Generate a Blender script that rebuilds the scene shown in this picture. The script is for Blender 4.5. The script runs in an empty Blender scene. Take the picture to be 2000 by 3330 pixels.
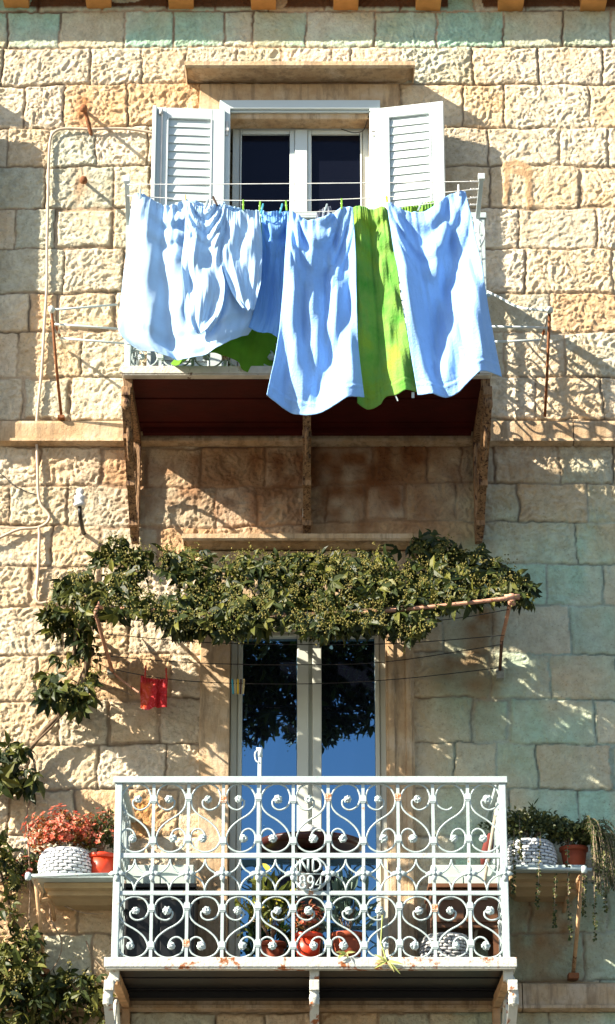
import bpy, bmesh, math, random
import numpy as np
from mathutils import Vector, Matrix
R = math.radians
random.seed(7)
rng = np.random.default_rng(11)
scn = bpy.context.scene
C = scn.collection

# ---------------------------------------------------------------- camera
PITCH = R(20.0); F = 8270.0; W, H = 2000.0, 3330.0
PPM = 540.0                                   # photograph pixels per metre near the frame centre
ZC = F/PPM
EYE = 1.6
CAMY = -ZC*math.cos(PITCH)
cam = bpy.data.cameras.new("camera"); co = bpy.data.objects.new("camera", cam); C.objects.link(co)
co.location = (0, CAMY, EYE); co.rotation_euler = (R(90)+PITCH, 0, 0)
cam.sensor_fit = 'VERTICAL'; cam.sensor_height = 36; cam.lens = F/H*36; cam.clip_end = 500
scn.camera = co
# ---------------------------------------------------------------- light
SUN_DIR = Vector((2.0, 1.0, -1.4)).normalized()
sun = bpy.data.lights.new("sun", 'SUN'); so = bpy.data.objects.new("sun", sun); C.objects.link(so)
sun.energy = 5.0; sun.angle = R(0.55); sun.color = (1.0, 0.90, 0.74)
so.rotation_euler = SUN_DIR.to_track_quat('-Z', 'Y').to_euler(); so.location = (-10, -6, 16)
wd = bpy.data.worlds.new("World"); scn.world = wd; wd.use_nodes = True
nt = wd.node_tree; bg = nt.nodes['Background']
sky = nt.nodes.new('ShaderNodeTexSky'); sky.sky_type = 'NISHITA'; sky.sun_disc = False
sky.sun_elevation = R(32); sky.sun_rotation = R(243.4); sky.air_density = 1.0; sky.dust_density = 0.6; sky.ozone_density = 1.5
nt.links.new(sky.outputs[0], bg.inputs[0]); bg.inputs[1].default_value = 0.068
scn.view_settings.view_transform = 'Standard'; scn.view_settings.look = 'None'
scn.view_settings.exposure = 1.62; scn.view_settings.gamma = 1
scn.render.engine = 'CYCLES'
scn.cycles.max_bounces = 6; scn.cycles.transparent_max_bounces = 8

# ---------------------------------------------------------------- mapping photograph point + distance from wall -> world
K = 0.89
def P(px, py, D=0.0):
    """D: distance in front of the wall (scaled by K)"""
    Y = -K*D
    dx = (px-1000)/F; dv = (1665-py)/F
    dy = math.cos(PITCH) - dv*math.sin(PITCH); dz = math.sin(PITCH) + dv*math.cos(PITCH)
    t = (Y-CAMY)/dy
    return Vector((t*dx, Y, EYE+t*dz))
def u(px): return px/PPM
# ---------------------------------------------------------------- materials
MATS = {}
def nodes(name):
    m = bpy.data.materials.new(name); m.use_nodes = True
    n = m.node_tree; b = n.nodes['Principled BSDF']; return m, n, b
def lk(n, a, b): n.links.new(a, b)
def noise(n, scale, detail=4, rough=.6, vec=None, dist=0.0):
    t = n.nodes.new('ShaderNodeTexNoise'); t.inputs['Scale'].default_value = scale
    t.inputs['Detail'].default_value = detail; t.inputs['Roughness'].default_value = rough; t.inputs['Distortion'].default_value = dist
    if vec is None:
        tc = n.nodes.new('ShaderNodeTexCoord'); lk(n, tc.outputs['Object'], t.inputs['Vector'])
    else: lk(n, vec, t.inputs['Vector'])
    return t
def ramp(n, fac, stops):
    r = n.nodes.new('ShaderNodeValToRGB'); e = r.color_ramp.elements
    while len(e) < len(stops): e.new(0.5)
    for i, (p, c) in enumerate(stops):
        e[i].position = p; e[i].color = (c[0], c[1], c[2], 1) if hasattr(c, '__len__') else (c, c, c, 1)
    lk(n, fac, r.inputs[0]); return r
def mixc(n, fac, a, b, mode='MIX'):
    m = n.nodes.new('ShaderNodeMix'); m.data_type = 'RGBA'; m.blend_type = mode
    for s, v in ((m.inputs[0], fac), (m.inputs[6], a), (m.inputs[7], b)):
        if isinstance(v, bpy.types.NodeSocket): lk(n, v, s)
        elif hasattr(v, '__len__'): s.default_value = (v[0], v[1], v[2], 1)
        else: s.default_value = v
    return m.outputs[2]
def bump(n, b, h, strength=.3, dist=.01):
    k = n.nodes.new('ShaderNodeBump'); k.inputs['Strength'].default_value = strength; k.inputs['Distance'].default_value = dist
    lk(n, h, k.inputs['Height']); lk(n, k.outputs[0], b.inputs['Normal']); return k
def mat(name, col, rough=.6, var=.2, scale=8, spec=.4, metal=0, bumps=0, bscale=60, dirt=None, dirt_amt=.0, dscale=6, stretch=None):
    """plain material with mottling and optional patches of a second colour"""
    if name in MATS: return MATS[name]
    m, n, b = nodes(name)
    tc = n.nodes.new('ShaderNodeTexCoord'); vec = tc.outputs['Object']
    if stretch:
        mp = n.nodes.new('ShaderNodeMapping'); mp.inputs['Scale'].default_value = stretch; lk(n, vec, mp.inputs[0]); vec = mp.outputs[0]
    t = noise(n, scale, 5, .6, vec)
    c = ramp(n, t.outputs[0], [(.3, [x*(1-var) for x in col]), (.7, [min(1, x*(1+var)) for x in col])]).outputs[0]
    if dirt:
        t2 = noise(n, dscale, 6, .7, vec)
        f = ramp(n, t2.outputs[0], [(.62-dirt_amt, 0.0), (.68-dirt_amt, 1.0)]).outputs[0]
        c = mixc(n, f, c, dirt)
        r = ramp(n, f, [(0, rough), (1, .9)]); lk(n, r.outputs[0], b.inputs['Roughness'])
    else: b.inputs['Roughness'].default_value = rough
    lk(n, c, b.inputs['Base Color'])
    b.inputs['Specular IOR Level'].default_value = spec; b.inputs['Metallic'].default_value = metal
    if bumps: bump(n, b, noise(n, bscale, 4, .6, vec).outputs[0], bumps, .01)
    MATS[name] = m; return m
def stone_mat():
    m, n, b = nodes('rough_stone')
    a = n.nodes.new('ShaderNodeAttribute'); a.attribute_name = 'tint'
    t = noise(n, 14, 6, .7); t2 = noise(n, 2.2, 4, .6); t3 = noise(n, 70, 4, .7)
    c = mixc(n, 1.0, a.outputs['Color'], ramp(n, t.outputs[0], [(.25, (.72, .66, .6)), (.6, (1.05, 1.03, 1.0))]).outputs[0], 'MULTIPLY')
    c = mixc(n, ramp(n, t2.outputs[0], [(.48, 0.0), (.68, .55)]).outputs[0], c, mixc(n, 1.0, a.outputs['Color'], (.95, .72, .5), 'MULTIPLY'))
    c = mixc(n, ramp(n, t3.outputs[0], [(.28, .6), (.42, 0.0)]).outputs[0], c, (.16, .13, .09))
    lk(n, c, b.inputs['Base Color']); b.inputs['Roughness'].default_value = .92; b.inputs['Specular IOR Level'].default_value = .2
    bump(n, b, noise(n, 50, 5, .65).outputs[0], .8, .018)
    return m
STONE = stone_mat()
def pale_stone():
    m, n, b = nodes('dressed_stone')
    t = noise(n, 5, 5, .65); t2 = noise(n, 22, 5, .7)
    tc = n.nodes.new('ShaderNodeTexCoord'); mp = n.nodes.new('ShaderNodeMapping'); mp.inputs['Scale'].default_value = (9, 9, 1.2); lk(n, tc.outputs['Object'], mp.inputs[0])
    t3 = noise(n, 2.0, 5, .7, mp.outputs[0])
    c = ramp(n, t.outputs[0], [(.3, (.44, .28, .15)), (.5, (.56, .40, .24)), (.72, (.62, .50, .36))]).outputs[0]
    c = mixc(n, ramp(n, t2.outputs[0], [(.3, .5), (.45, 0.0)]).outputs[0], c, (.3, .2, .11))
    c = mixc(n, ramp(n, t3.outputs[0], [(.48, 0.0), (.62, .65)]).outputs[0], c, (.26, .18, .11))
    lk(n, c, b.inputs['Base Color']); b.inputs['Roughness'].default_value = .85; b.inputs['Specular IOR Level'].default_value = .2
    bump(n, b, noise(n, 30, 7, .75).outputs[0], .7, .014); return m
DRESSED = pale_stone()
PVC = mat('white_pvc', (.56, .63, .63), .35, .03, 3, .5)
PAINT = mat('white_iron_paint', (.42, .50, .50), .45, .07, 9, .4, 0, .25, 45, dirt=(.42, .17, .05), dirt_amt=-.015, dscale=8)
RUSTPAINT = mat('rusty_white_paint', (.55, .56, .5), .55, .1, 9, .4, 0, .5, 40, dirt=(.30, .10, .03), dirt_amt=.07, dscale=9)
RUST = mat('rust', (.22, .085, .035), .85, .5, 14, .3, 0, .6, 60, dirt=(.45, .22, .10), dirt_amt=.02, dscale=20)
OLDWOOD = mat('brown_corroded_iron', (.26, .15, .075), .75, .45, 9, .3, 0, .7, 30, dirt=(.06, .03, .02), dirt_amt=.1, dscale=12, stretch=(5, 5, 1))
REDBOARD = mat('dark_red_boards', (.055, .004, .002), .8, .35, 3, .2, 0, .3, 20)
DARK = mat('dark_metal', (.02, .019, .018), .5, .3)
CABLE = mat('beige_cable', (.50, .40, .30), .6, .15, 6)
WIRE = mat('dark_wire', (.03, .03, .03), .6)
WHITEWIRE = mat('pale_line', (.75, .75, .72), .6)
CREAM = mat('cream_door_frame', (.58, .60, .52), .4, .06, 3)
def glass(name, tint, mixf):
    m, n, b = nodes(name); out = n.nodes['Material Output']
    b.inputs['Base Color'].default_value = (.004, .005, .010, 1); b.inputs['Roughness'].default_value = .15; b.inputs['Specular IOR Level'].default_value = .12
    g = n.nodes.new('ShaderNodeBsdfGlossy'); g.inputs['Roughness'].default_value = .015; g.inputs['Color'].default_value = (*tint, 1)
    k = n.nodes.new('ShaderNodeBump'); k.inputs['Strength'].default_value = .04; k.inputs['Distance'].default_value = .01
    lk(n, noise(n, 2.5, 2).outputs[0], k.inputs['Height']); lk(n, k.outputs[0], g.inputs['Normal'])
    mx = n.nodes.new('ShaderNodeMixShader'); mx.inputs[0].default_value = mixf
    lk(n, b.outputs[0], mx.inputs[1]); lk(n, g.outputs[0], mx.inputs[2]); lk(n, mx.outputs[0], out.inputs[0]); return m
GLASSD = glass('door_glass', (.30, .62, 1.0), .34); GLASSW = glass('window_glass', (.2, .3, .9), .006)
def cloth_mat(name, col, trans=.25, bstr=.4, bsc=220, var=.06, cols=None):
    m, n, b = nodes(name); out = n.nodes['Material Output']
    t = noise(n, 5, 4); c = ramp(n, t.outputs[0], [(.3, [x*(1-var) for x in col]), (.7, [min(1, x*(1+var)) for x in col])]).outputs[0]
    if cols: c = ramp(n, t.outputs[0], [(.33, cols[0]), (.5, cols[1]), (.64, cols[2])]).outputs[0]
    lk(n, c, b.inputs['Base Color']); b.inputs['Roughness'].default_value = .9; b.inputs['Specular IOR Level'].default_value = .1
    b.inputs['Sheen Weight'].default_value = .15
    bp = bump(n, b, noise(n, bsc, 3, .7).outputs[0], bstr, .006)
    tr = n.nodes.new('ShaderNodeBsdfTranslucent'); lk(n, c, tr.inputs[0]); lk(n, bp.outputs[0], tr.inputs['Normal'])
    mx = n.nodes.new('ShaderNodeMixShader'); mx.inputs[0].default_value = trans
    lk(n, b.outputs[0], mx.inputs[1]); lk(n, tr.outputs[0], mx.inputs[2]); lk(n, mx.outputs[0], out.inputs[0]); return m
SHEET = cloth_mat('pale_blue_white_cotton', (.42, .62, .86), .10, .35, 26)
TOWEL = cloth_mat('pale_blue_white_terry', (.29, .52, .91), .04, 1.0, 95)
BLUECL = cloth_mat('light_blue_cotton', (.20, .44, .88), .08, .35, 26)
GREENT = cloth_mat('green_terry', (.19, .40, .06), .08, 1.0, 95, 0, ((.08, .34, .04), (.20, .42, .08), (.26, .43, .05)))
GREENC = cloth_mat('green_cotton', (.17, .40, .03), .3, .12, 60, .25)
GREYC = cloth_mat('grey_cotton', (.22, .25, .32), .1)
def leaf_mat(name, c1, c2, c3, trans=.25, rough=.42):
    m, n, b = nodes(name); out = n.nodes['Material Output']
    g = n.nodes.new('ShaderNodeNewGeometry')
    c = ramp(n, g.outputs['Random Per Island'], [(0, c1), (.55, c2), (1, c3)]).outputs[0]
    lk(n, c, b.inputs['Base Color']); b.inputs['Roughness'].default_value = rough; b.inputs['Specular IOR Level'].default_value = .28
    tr = n.nodes.new('ShaderNodeBsdfTranslucent'); lk(n, c, tr.inputs[0])
    mx = n.nodes.new('ShaderNodeMixShader'); mx.inputs[0].default_value = trans
    lk(n, b.outputs[0], mx.inputs[1]); lk(n, tr.outputs[0], mx.inputs[2]); lk(n, mx.outputs[0], out.inputs[0]); return m
LEAF = leaf_mat('vine_leaf', (.010, .020, .005), (.035, .050, .009), (.12, .12, .018), .12, .5)
LEAF2 = leaf_mat('pot_leaf', (.02, .04, .012), (.06, .08, .02), (.14, .13, .03))
SUCC = leaf_mat('succulent_leaf', (.03, .05, .02), (.08, .10, .035), (.20, .20, .06))
FERN = leaf_mat('fern_leaf', (.03, .05, .015), (.06, .09, .02), (.13, .14, .04))
REDLEAF = leaf_mat('red_flower', (.50, .05, .03), (.60, .16, .08), (.72, .34, .26), .3, .6)
BRONZE = leaf_mat('bronze_leaf', (.10, .05, .015), (.42, .11, .03), (.16, .15, .03), .2)
BERRY = leaf_mat('vine_blossom', (.07, .08, .015), (.17, .15, .035), (.36, .30, .10), .05, .6)
STEM = mat('vine_wood', (.16, .11, .07), .9, .4, 20, .2, 0, .6, 60)
TWIG = mat('grey_twig', (.30, .22, .15), .9, .3, 20)
TERRA = mat('terracotta', (.28, .055, .02), .75, .2, 12)
REDPOT = mat('red_plastic', (.62, .045, .012), .4, .12, 8, .5)
BASKET = mat('white_wicker', (.72, .74, .76), .6, .1, 20, .3, 0, .3, 90)
INNER = mat('dark_wicker_gap', (.05, .05, .055), .9)
FOAM = mat('white_foam_box', (.42, .50, .46), .7, .1, 5)
BROWN = mat('brown_wood_panel', (.12, .05, .022), .5, .3, 4)
BLACKBOX = mat('black_cabinet', (.008, .008, .009), .35, .3, 4)
MAROON = mat('maroon_table', (.045, .010, .008), .4, .3, 5)
EAVE = mat('ochre_rafter', (.52, .26, .085), .75, .2, 8, .2, 0, .3, 30)
CERAM = mat('white_ceramic', (.7, .72, .72), .25, .06)
# ---------------------------------------------------------------- mesh helpers
class MB:
    def __init__(s): s.v = []; s.f = []
    def add(s, vs, fs):
        o = len(s.v); s.v += [tuple(v) for v in vs]; s.f += [tuple(i+o for i in f) for f in fs]
    def box(s, x0, x1, y0, y1, z0, z1):
        vs = [(x, y, z) for x in (x0, x1) for y in (y0, y1) for z in (z0, z1)]
        s.add(vs, [(0, 1, 3, 2), (4, 6, 7, 5), (0, 4, 5, 1), (2, 3, 7, 6), (0, 2, 6, 4), (1, 5, 7, 3)])
    def obox(s, c, ax, ay, az):
        """box by centre and three half-axis vectors"""
        c = Vector(c); vs = [c+a*ax+b*ay+d*az for a in (-1, 1) for b in (-1, 1) for d in (-1, 1)]
        s.add(vs, [(0, 1, 3, 2), (4, 6, 7, 5), (0, 4, 5, 1), (2, 3, 7, 6), (0, 2, 6, 4), (1, 5, 7, 3)])
    def tube(s, pts, r, n=6, ry=None, up=None):
        pts = [Vector(p) for p in pts]; m = len(pts); o = len(s.v)
        t0 = (pts[1]-pts[0]).normalized()
        ref = up or (Vector((0, 1, 0)) if abs(t0.y) < .9 else Vector((1, 0, 0)))
        nrm = None
        for i, p in enumerate(pts):
            t = (pts[min(i+1, m-1)]-pts[max(i-1, 0)])
            t = t.normalized() if t.length > 1e-9 else t0
            if nrm is None or up: nrm = (ref - t*ref.dot(t)).normalized()
            else: nrm = (nrm - t*nrm.dot(t)).normalized()
            b = t.cross(nrm); rr = r[i] if hasattr(r, '__len__') else r
            r2 = (ry if ry else rr)
            for k in range(n):
                a = 2*math.pi*(k+.5)/n; s.v.append(tuple(p+nrm*(r2*math.cos(a))+b*(rr*math.sin(a))))
        for i in range(m-1):
            for k in range(n):
                a = o+i*n+k; b_ = o+i*n+(k+1) % n; s.f.append((a, b_, b_+n, a+n))
        s.f.append(tuple(o+k for k in range(n))[::-1]); s.f.append(tuple(o+(m-1)*n+k for k in range(n)))
    def bar(s, pts, w, d, up=Vector((0, 1, 0))):
        """flat bar: w across, d along 'up'"""
        pts = [Vector(p) for p in pts]; m = len(pts); o = len(s.v)
        for i, p in enumerate(pts):
            t = (pts[min(i+1, m-1)]-pts[max(i-1, 0)]).normalized()
            nn = (up-t*up.dot(t)).normalized(); b = t.cross(nn)
            for a, c in ((-1, -1), (1, -1), (1, 1), (-1, 1)): s.v.append(tuple(p+b*(a*w/2)+nn*(c*d/2)))
        for i in range(m-1):
            for k in range(4):
                a = o+i*4+k; b_ = o+i*4+(k+1) % 4; s.f.append((a, b_, b_+4, a+4))
        s.f.append((o, o+1, o+2, o+3)[::-1]); e = o+(m-1)*4; s.f.append((e, e+1, e+2, e+3))
    def lathe(s, c, prof, n=24, sx=1, sy=1):
        c = Vector(c); o = len(s.v)
        for r, z in prof:
            for k in range(n):
                a = 2*math.pi*k/n; s.v.append((c.x+r*sx*math.cos(a), c.y+r*sy*math.sin(a), c.z+z))
        for i in range(len(prof)-1):
            for k in range(n):
                a = o+i*n+k; b_ = o+i*n+(k+1) % n; s.f.append((a, b_, b_+n, a+n))
        s.f.append(tuple(o+k for k in range(n))[::-1]); s.f.append(tuple(o+(len(prof)-1)*n+k for k in range(n)))
    def mitre(s, x0, x1, prof, k=.55, y0=0.0):
        """moulding along x with returned ends; prof = [(depth, z)...] top to bottom"""
        o = len(s.v); n = len(prof)
        for d, z in prof:
            e = d*k
            for p in ((x0-e, y0, z), (x0-e, y0-d, z), (x1+e, y0-d, z), (x1+e, y0, z)): s.v.append(p)
        for i in range(n-1):
            for q in range(3):
                a = o+i*4+q; s.f.append((a, a+1, a+5, a+4))
        s.f.append((o, o+3, o+2, o+1)); e = o+(n-1)*4; s.f.append((e, e+1, e+2, e+3))
def wloc(o):
    return Vector(o['_w']) if o is not None and '_w' in o else Vector((0, 0, 0))
TMP = []
def thing(name, label, cat, loc=(0, 0, 0), group=None):
    o = bpy.data.objects.new(name, None); C.objects.link(o); o.location = loc; o.empty_display_size = .1
    o['label'] = label; o['category'] = cat; o['_w'] = list(loc); TMP.append(o)
    if group: o['group'] = group
    return o
def tag(o, label, cat, group=None, kind=None):
    if kind: o['kind'] = kind
    if label: o['label'] = label; o['category'] = cat
    if group: o['group'] = group
    return o
def obj(name, mb, m, parent=None, smooth=False, loc=None, recalc=True):
    """world-space mesh; origin goes to the parent's location or loc"""
    L = wloc(parent) if parent is not None else Vector(loc or (0, 0, 0))
    me = bpy.data.meshes.new(name)
    me.from_pydata([(x-L.x, y-L.y, z-L.z) for x, y, z in mb.v], [], mb.f)
    if recalc:
        bm = bmesh.new(); bm.from_mesh(me); bmesh.ops.recalc_face_normals(bm, faces=bm.faces); bm.to_mesh(me); bm.free()
    me.materials.append(m)
    if smooth: me.polygons.foreach_set('use_smooth', [True]*len(me.polygons))
    o = bpy.data.objects.new(name, me); C.objects.link(o)
    if parent is not None: o.parent = parent
    else: o.location = L
    o['_w'] = list(L); TMP.append(o)
    return o
def bevel(o, w=.004, seg=2):
    b = o.modifiers.new('bevel', 'BEVEL'); b.width = w; b.segments = seg; b.limit_method = 'ANGLE'; return o
def cr(pts, k=6, closed=False):
    pts = [Vector(p) for p in pts]; out = []; n = len(pts)
    for i in range(n-1):
        p0, p1, p2, p3 = pts[max(i-1, 0)], pts[i], pts[i+1], pts[min(i+2, n-1)]
        for j in range(k):
            t = j/k
            out.append(.5*((2*p1)+(p2-p0)*t+(2*p0-5*p1+4*p2-p3)*t*t+(3*p1-p0-3*p2+p3)*t**3))
    out.append(pts[-1]); return out
def interp(pts, t):
    """point at fraction t (0..1) by arc length along a 2D polyline (smoothed)"""
    c = cr([Vector((p[0], p[1], 0)) for p in pts], 8)
    L = [0]
    for a, b in zip(c, c[1:]): L.append(L[-1]+(b-a).length)
    s = t*L[-1]
    for i in range(len(L)-1):
        if s <= L[i+1]:
            f = (s-L[i])/max(1e-9, L[i+1]-L[i]); q = c[i].lerp(c[i+1], f); return q.x, q.y
    return c[-1].x, c[-1].y
TAB = rng.random((256, 256))
def vn(X, Z, f, seed=0):
    x = X*f+seed*17.3; z = Z*f+seed*9.1
    xi = np.floor(x).astype(int); zi = np.floor(z).astype(int); fx = x-xi; fz = z-zi
    fx = fx*fx*(3-2*fx); fz = fz*fz*(3-2*fz); g = lambda a, b: TAB[a % 256, b % 256]
    return (g(xi, zi)*(1-fx)+g(xi+1, zi)*fx)*(1-fz)+(g(xi, zi+1)*(1-fx)+g(xi+1, zi+1)*fx)*fz
# ================================================================ ground
g = MB(); g.add([(-60, -80, 0), (60, -80, 0), (60, 30, 0), (-60, 30, 0)], [(0, 1, 2, 3)])
tag(obj('ground', g, mat('street_paving', (.06, .058, .055), .8, .25, 1.5, .3, 0, .3, 12)), None, None, kind='structure')

# ================================================================ stone house
house = thing('stone_house', 'old house of rough cream limestone blocks with white shutters and a balcony door', 'house', (0, 0, 0))
ROWS = [-85, 38, 155, 275, 415, 540, 680, 810, 955, 1083, 1228, 1368, 1450, 1578, 1704, 1838, 1970, 2125, 2272, 2418, 2565, 2715, 2870, 3035, 3195, 3290, 3440, 3590, 3740, 3900, 4060, 4220, 4400, 4580, 4760, 4950, 5150, 5350]
JN = {3: [195, 404, 566, 728, 822, 994, 1216, 1418, 1637, 1829, 1987], 4: [8, 296, 461, 607, 768, 913, 1081, 1141, 1307, 1536, 1755, 1957],
 5: [81, 212, 412, 654, 900, 1300, 1502, 1640, 1917], 6: [27, 158, 310, 482, 1586, 1822, 1976], 7: [145, 367, 489, 1593, 1883], 8: [54, 175, 370, 560, 1500, 1685, 1941],
 9: [-60, 209, 400, 1480, 1711, 1990], 10: [94, 182, 378, 1560, 1790], 11: [60, 263, 500, 1640, 1840], 12: [71, 232, 430, 1480, 1739, 1960], 14: [128, 327, 480, 655, 860, 1010, 1216, 1388, 1500, 1607, 1819],
 15: [30, 219, 430, 700, 836, 1061, 1189, 1324, 1480, 1684, 1913], 16: [-40, 170, 320, 520, 700, 1000, 1560, 1876], 17: [100, 330, 1500, 1775, 1960], 18: [-20, 210, 420, 610, 1440, 1600, 1856],
 19: [120, 418, 560, 1593, 1790], 20: [-10, 190, 350, 520, 1532, 1657, 1937], 21: [90, 320, 540, 1480, 1617, 1748, 1990], 22: [30, 240, 414, 580, 1400, 1660, 1879], 23: [150, 330, 560, 1480, 1800],
 24: [40, 250, 470, 1721, 1973, 1500], 25: [130, 300, 560, 1420, 1640, 1899], 27: [60, 230, 420, 700, 860, 1040, 1230, 1400, 1560, 1790]}
JN = {k-2: v for k, v in JN.items()}
zb = [P(1000, y, 0).z for y in ROWS]           # descending
def axis(lo, hi, vlo, vhi, fine, coarse):
    a = list(np.arange(lo, vlo, coarse)); b = list(np.arange(vlo, vhi, fine)); c = list(np.arange(vhi, hi, coarse)); return np.array(a+b+c+[hi])
xs = axis(-7.0, 7.0, -2.0, 2.0, .0078, .05); zs = axis(0.0, zb[0], 3.6, 10.9, .0078, .05)
X, Z = np.meshgrid(xs, zs)
# wobbling joints
Xw = X + (vn(X, Z, 9, 1)-.5)*.020 + (vn(X, Z, 30, 2)-.5)*.012
Zw = Z + (vn(X, Z, 8, 3)-.5)*.018 + (vn(X, Z, 28, 4)-.5)*.012 + (vn(X, Z, .8, 5)-.5)*.04
Dj = np.full(X.shape, 9.0); ID = np.zeros(X.shape, int); hw = np.full(X.shape, .010)
rr = random.Random(5)
nid = 0; BL = []
for i in range(len(zb)-1):
    top, bot = zb[i], zb[i+1]
    m = (Zw <= top) & (Zw > bot)
    if i == len(zb)-2: m = Zw <= top
    js = [P(x, (ROWS[i]+ROWS[i+1])/2, 0).x for x in sorted(JN.get(i, []))]
    if not js: js = []
    if i in (11, 24): js = [P(x, ROWS[i], 0).x for x in ([-60, 700, 1000, 1860] if i == 11 else [-50, 400, 1695])]
    lo = js[0] if js else -2.0+rr.random()*.4
    if not js: js = [lo]
    while js[0] > -7: js.insert(0, js[0]-rr.uniform(.3, .5))
    if not JN.get(i) and i not in (11, 24):
        while js[-1] < 7: js.append(js[-1]+rr.uniform(.3, .52))
    while js[-1] < 7: js.append(js[-1]+rr.uniform(.32, .5))
    js = np.array(js)
    k = np.searchsorted(js, Xw[m])
    dl = np.where(k > 0, Xw[m]-js[np.clip(k-1, 0, len(js)-1)], 9); dr = np.where(k < len(js), js[np.clip(k, 0, len(js)-1)]-Xw[m], 9)
    d = np.minimum(np.minimum(dl, dr), np.minimum(top-Zw[m], Zw[m]-bot))
    Dj[m] = d; ID[m] = nid+k; nid += len(js)+2
nb = nid+4
boff = rng.uniform(-.008, .010, nb); brel = rng.uniform(.7, 1.25, nb); bmort = rng.uniform(.000, .005, nb); bmort[rng.random(nb) < .10] = .016
hwid = bmort[ID]
# worm-like chisel relief
bfx = rng.uniform(.75, 1.3, nb)[ID]; bsk = rng.uniform(-.35, .35, nb)[ID]
wx = X*bfx+ID*3.71+Z*bsk+(vn(X, Z, 11, 6)-.5)*.10; wz = Z+ID*1.93+(vn(X, Z, 11, 7)-.5)*.10
n1 = vn(wx, wz*1.15, 36, 8); n2 = vn(wx+wz*.4, wz, 60, 9); n3 = vn(X, Z, 90, 10); n0 = vn(X, Z, 6, 12)
rel = (1-np.abs(2*n1-1))*.6 + (1-np.abs(2*n2-1))*.4
rel = rel**1.3*.8+n3*.3
q = P(1350, 1720, 0)
flat = 1-.55*np.clip((X-q.x)/.12, 0, 1)*np.clip((q.z-Z)/.5, 0, 1)
flat *= 1-.4*np.clip((Z-P(0, 160, 0).z)/.05, 0, 1)
edge = np.clip((Dj-hwid)/.009, 0, 1); edge = edge*edge*(3-2*edge)
hgt = -.004 + edge*(.006+boff[ID]*.35+(rel-.42)*.024*brel[ID]*flat + (n0-.5)*.007)
crack = (1-np.clip(Dj/.0065, 0, 1))*np.clip((vn(X, Z, 3.2, 31)-.45)*8, 0, 1)
hgt += (1-edge)*(vn(X, Z, 45, 13)-.5)*.007 - crack*.006
# smooth bands behind the string courses, recesses for the two doors
def rect(x0, x1, y0, y1):
    a = P(x0, (y0+y1)/2, 0).x; b = P(x1, (y0+y1)/2, 0).x; return (X > a) & (X < b) & (Z < P(1000, y0, 0).z) & (Z > P(1000, y1, 0).z)
for r_ in ((-3000, 5000, 1368, 1450), (-3000, 5000, 3195, 3290)):
    m = rect(*r_); hgt[m] = -.01
WOFF = P(1000, 500, 0).x-P(1000-1487, 500, 0).x
DOORU = (735, 1205, 385, 1395); DOORL = (735, 1265, 2045, 3222)
for r_, off in ((DOORU, 0), (DOORU, -1487), (DOORL, 0)):
    m = rect(r_[0]+off, r_[1]+off, r_[2], r_[3]); hgt[m] = -.34
Yh = -hgt
# colour per block
pal = np.array([(.66, .59, .47), (.67, .56, .41), (.66, .48, .31), (.60, .57, .46), (.70, .63, .52), (.62, .53, .40), (.55, .56, .47)])
pi = rng.choice(len(pal), nb, p=[.27, .22, .10, .13, .14, .08, .06]); bc = pal[pi]*rng.uniform(.94, 1.10, (nb, 1))*np.array([[1.02, 1.0, .95]])
col = bc[ID]
qx = P(1330, 1400, 0).x; shade_tint = np.clip((X-qx)/.25, 0, 1)*np.clip((P(0, 1450, 0).z-Z)/.6, 0, 1)*.75  # teal shade of the lower right wall painted into the stone colour
shade_tint = np.maximum(shade_tint, np.clip((Z-P(0, 165, 0).z)/.03, 0, 1)*.8)  # shaded top row under the eave painted teal as well
shade_tint = shade_tint*(.35+.65*rng.choice([.0, .3, .6, .85, 1.0], nb, p=[.14, .17, .2, .25, .24])[ID])*(.25+1.3*vn(X, Z, 2.6, 20))*(.8+.6*vn(X, Z, 11, 21)); shade_tint = np.where(edge < .5, np.clip((X-qx)/.25, 0, 1)*np.clip((P(0, 1450, 0).z-Z)/.6, 0, 1)*.75, shade_tint)
shade_tint = np.clip(shade_tint, 0, 1)[..., None]
col = col*(1-shade_tint)+np.array((.42, .64, .51))*shade_tint
mort = np.array((.52, .41, .29)); mort_shade = np.array((.42, .60, .54))
mm = mort*(1-shade_tint)+mort_shade*shade_tint
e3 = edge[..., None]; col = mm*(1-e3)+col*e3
dk = ((1-edge)*(vn(X, Z, 5, 14) > .52)*(1-shade_tint[..., 0]*.5))[..., None]; col = col*(1-.35*dk); col = col*(1-.55*crack[..., None])
soffit_shade = (np.clip((Z-P(0, 30, 0).z)/.02, 0, 1)*(vn(X, Z, 4, 33) > .38))[..., None]; col = col*(1-soffit_shade)+np.array((.14, .07, .035))*soffit_shade  # soffit shadow on the topmost stones painted dark brown
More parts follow.
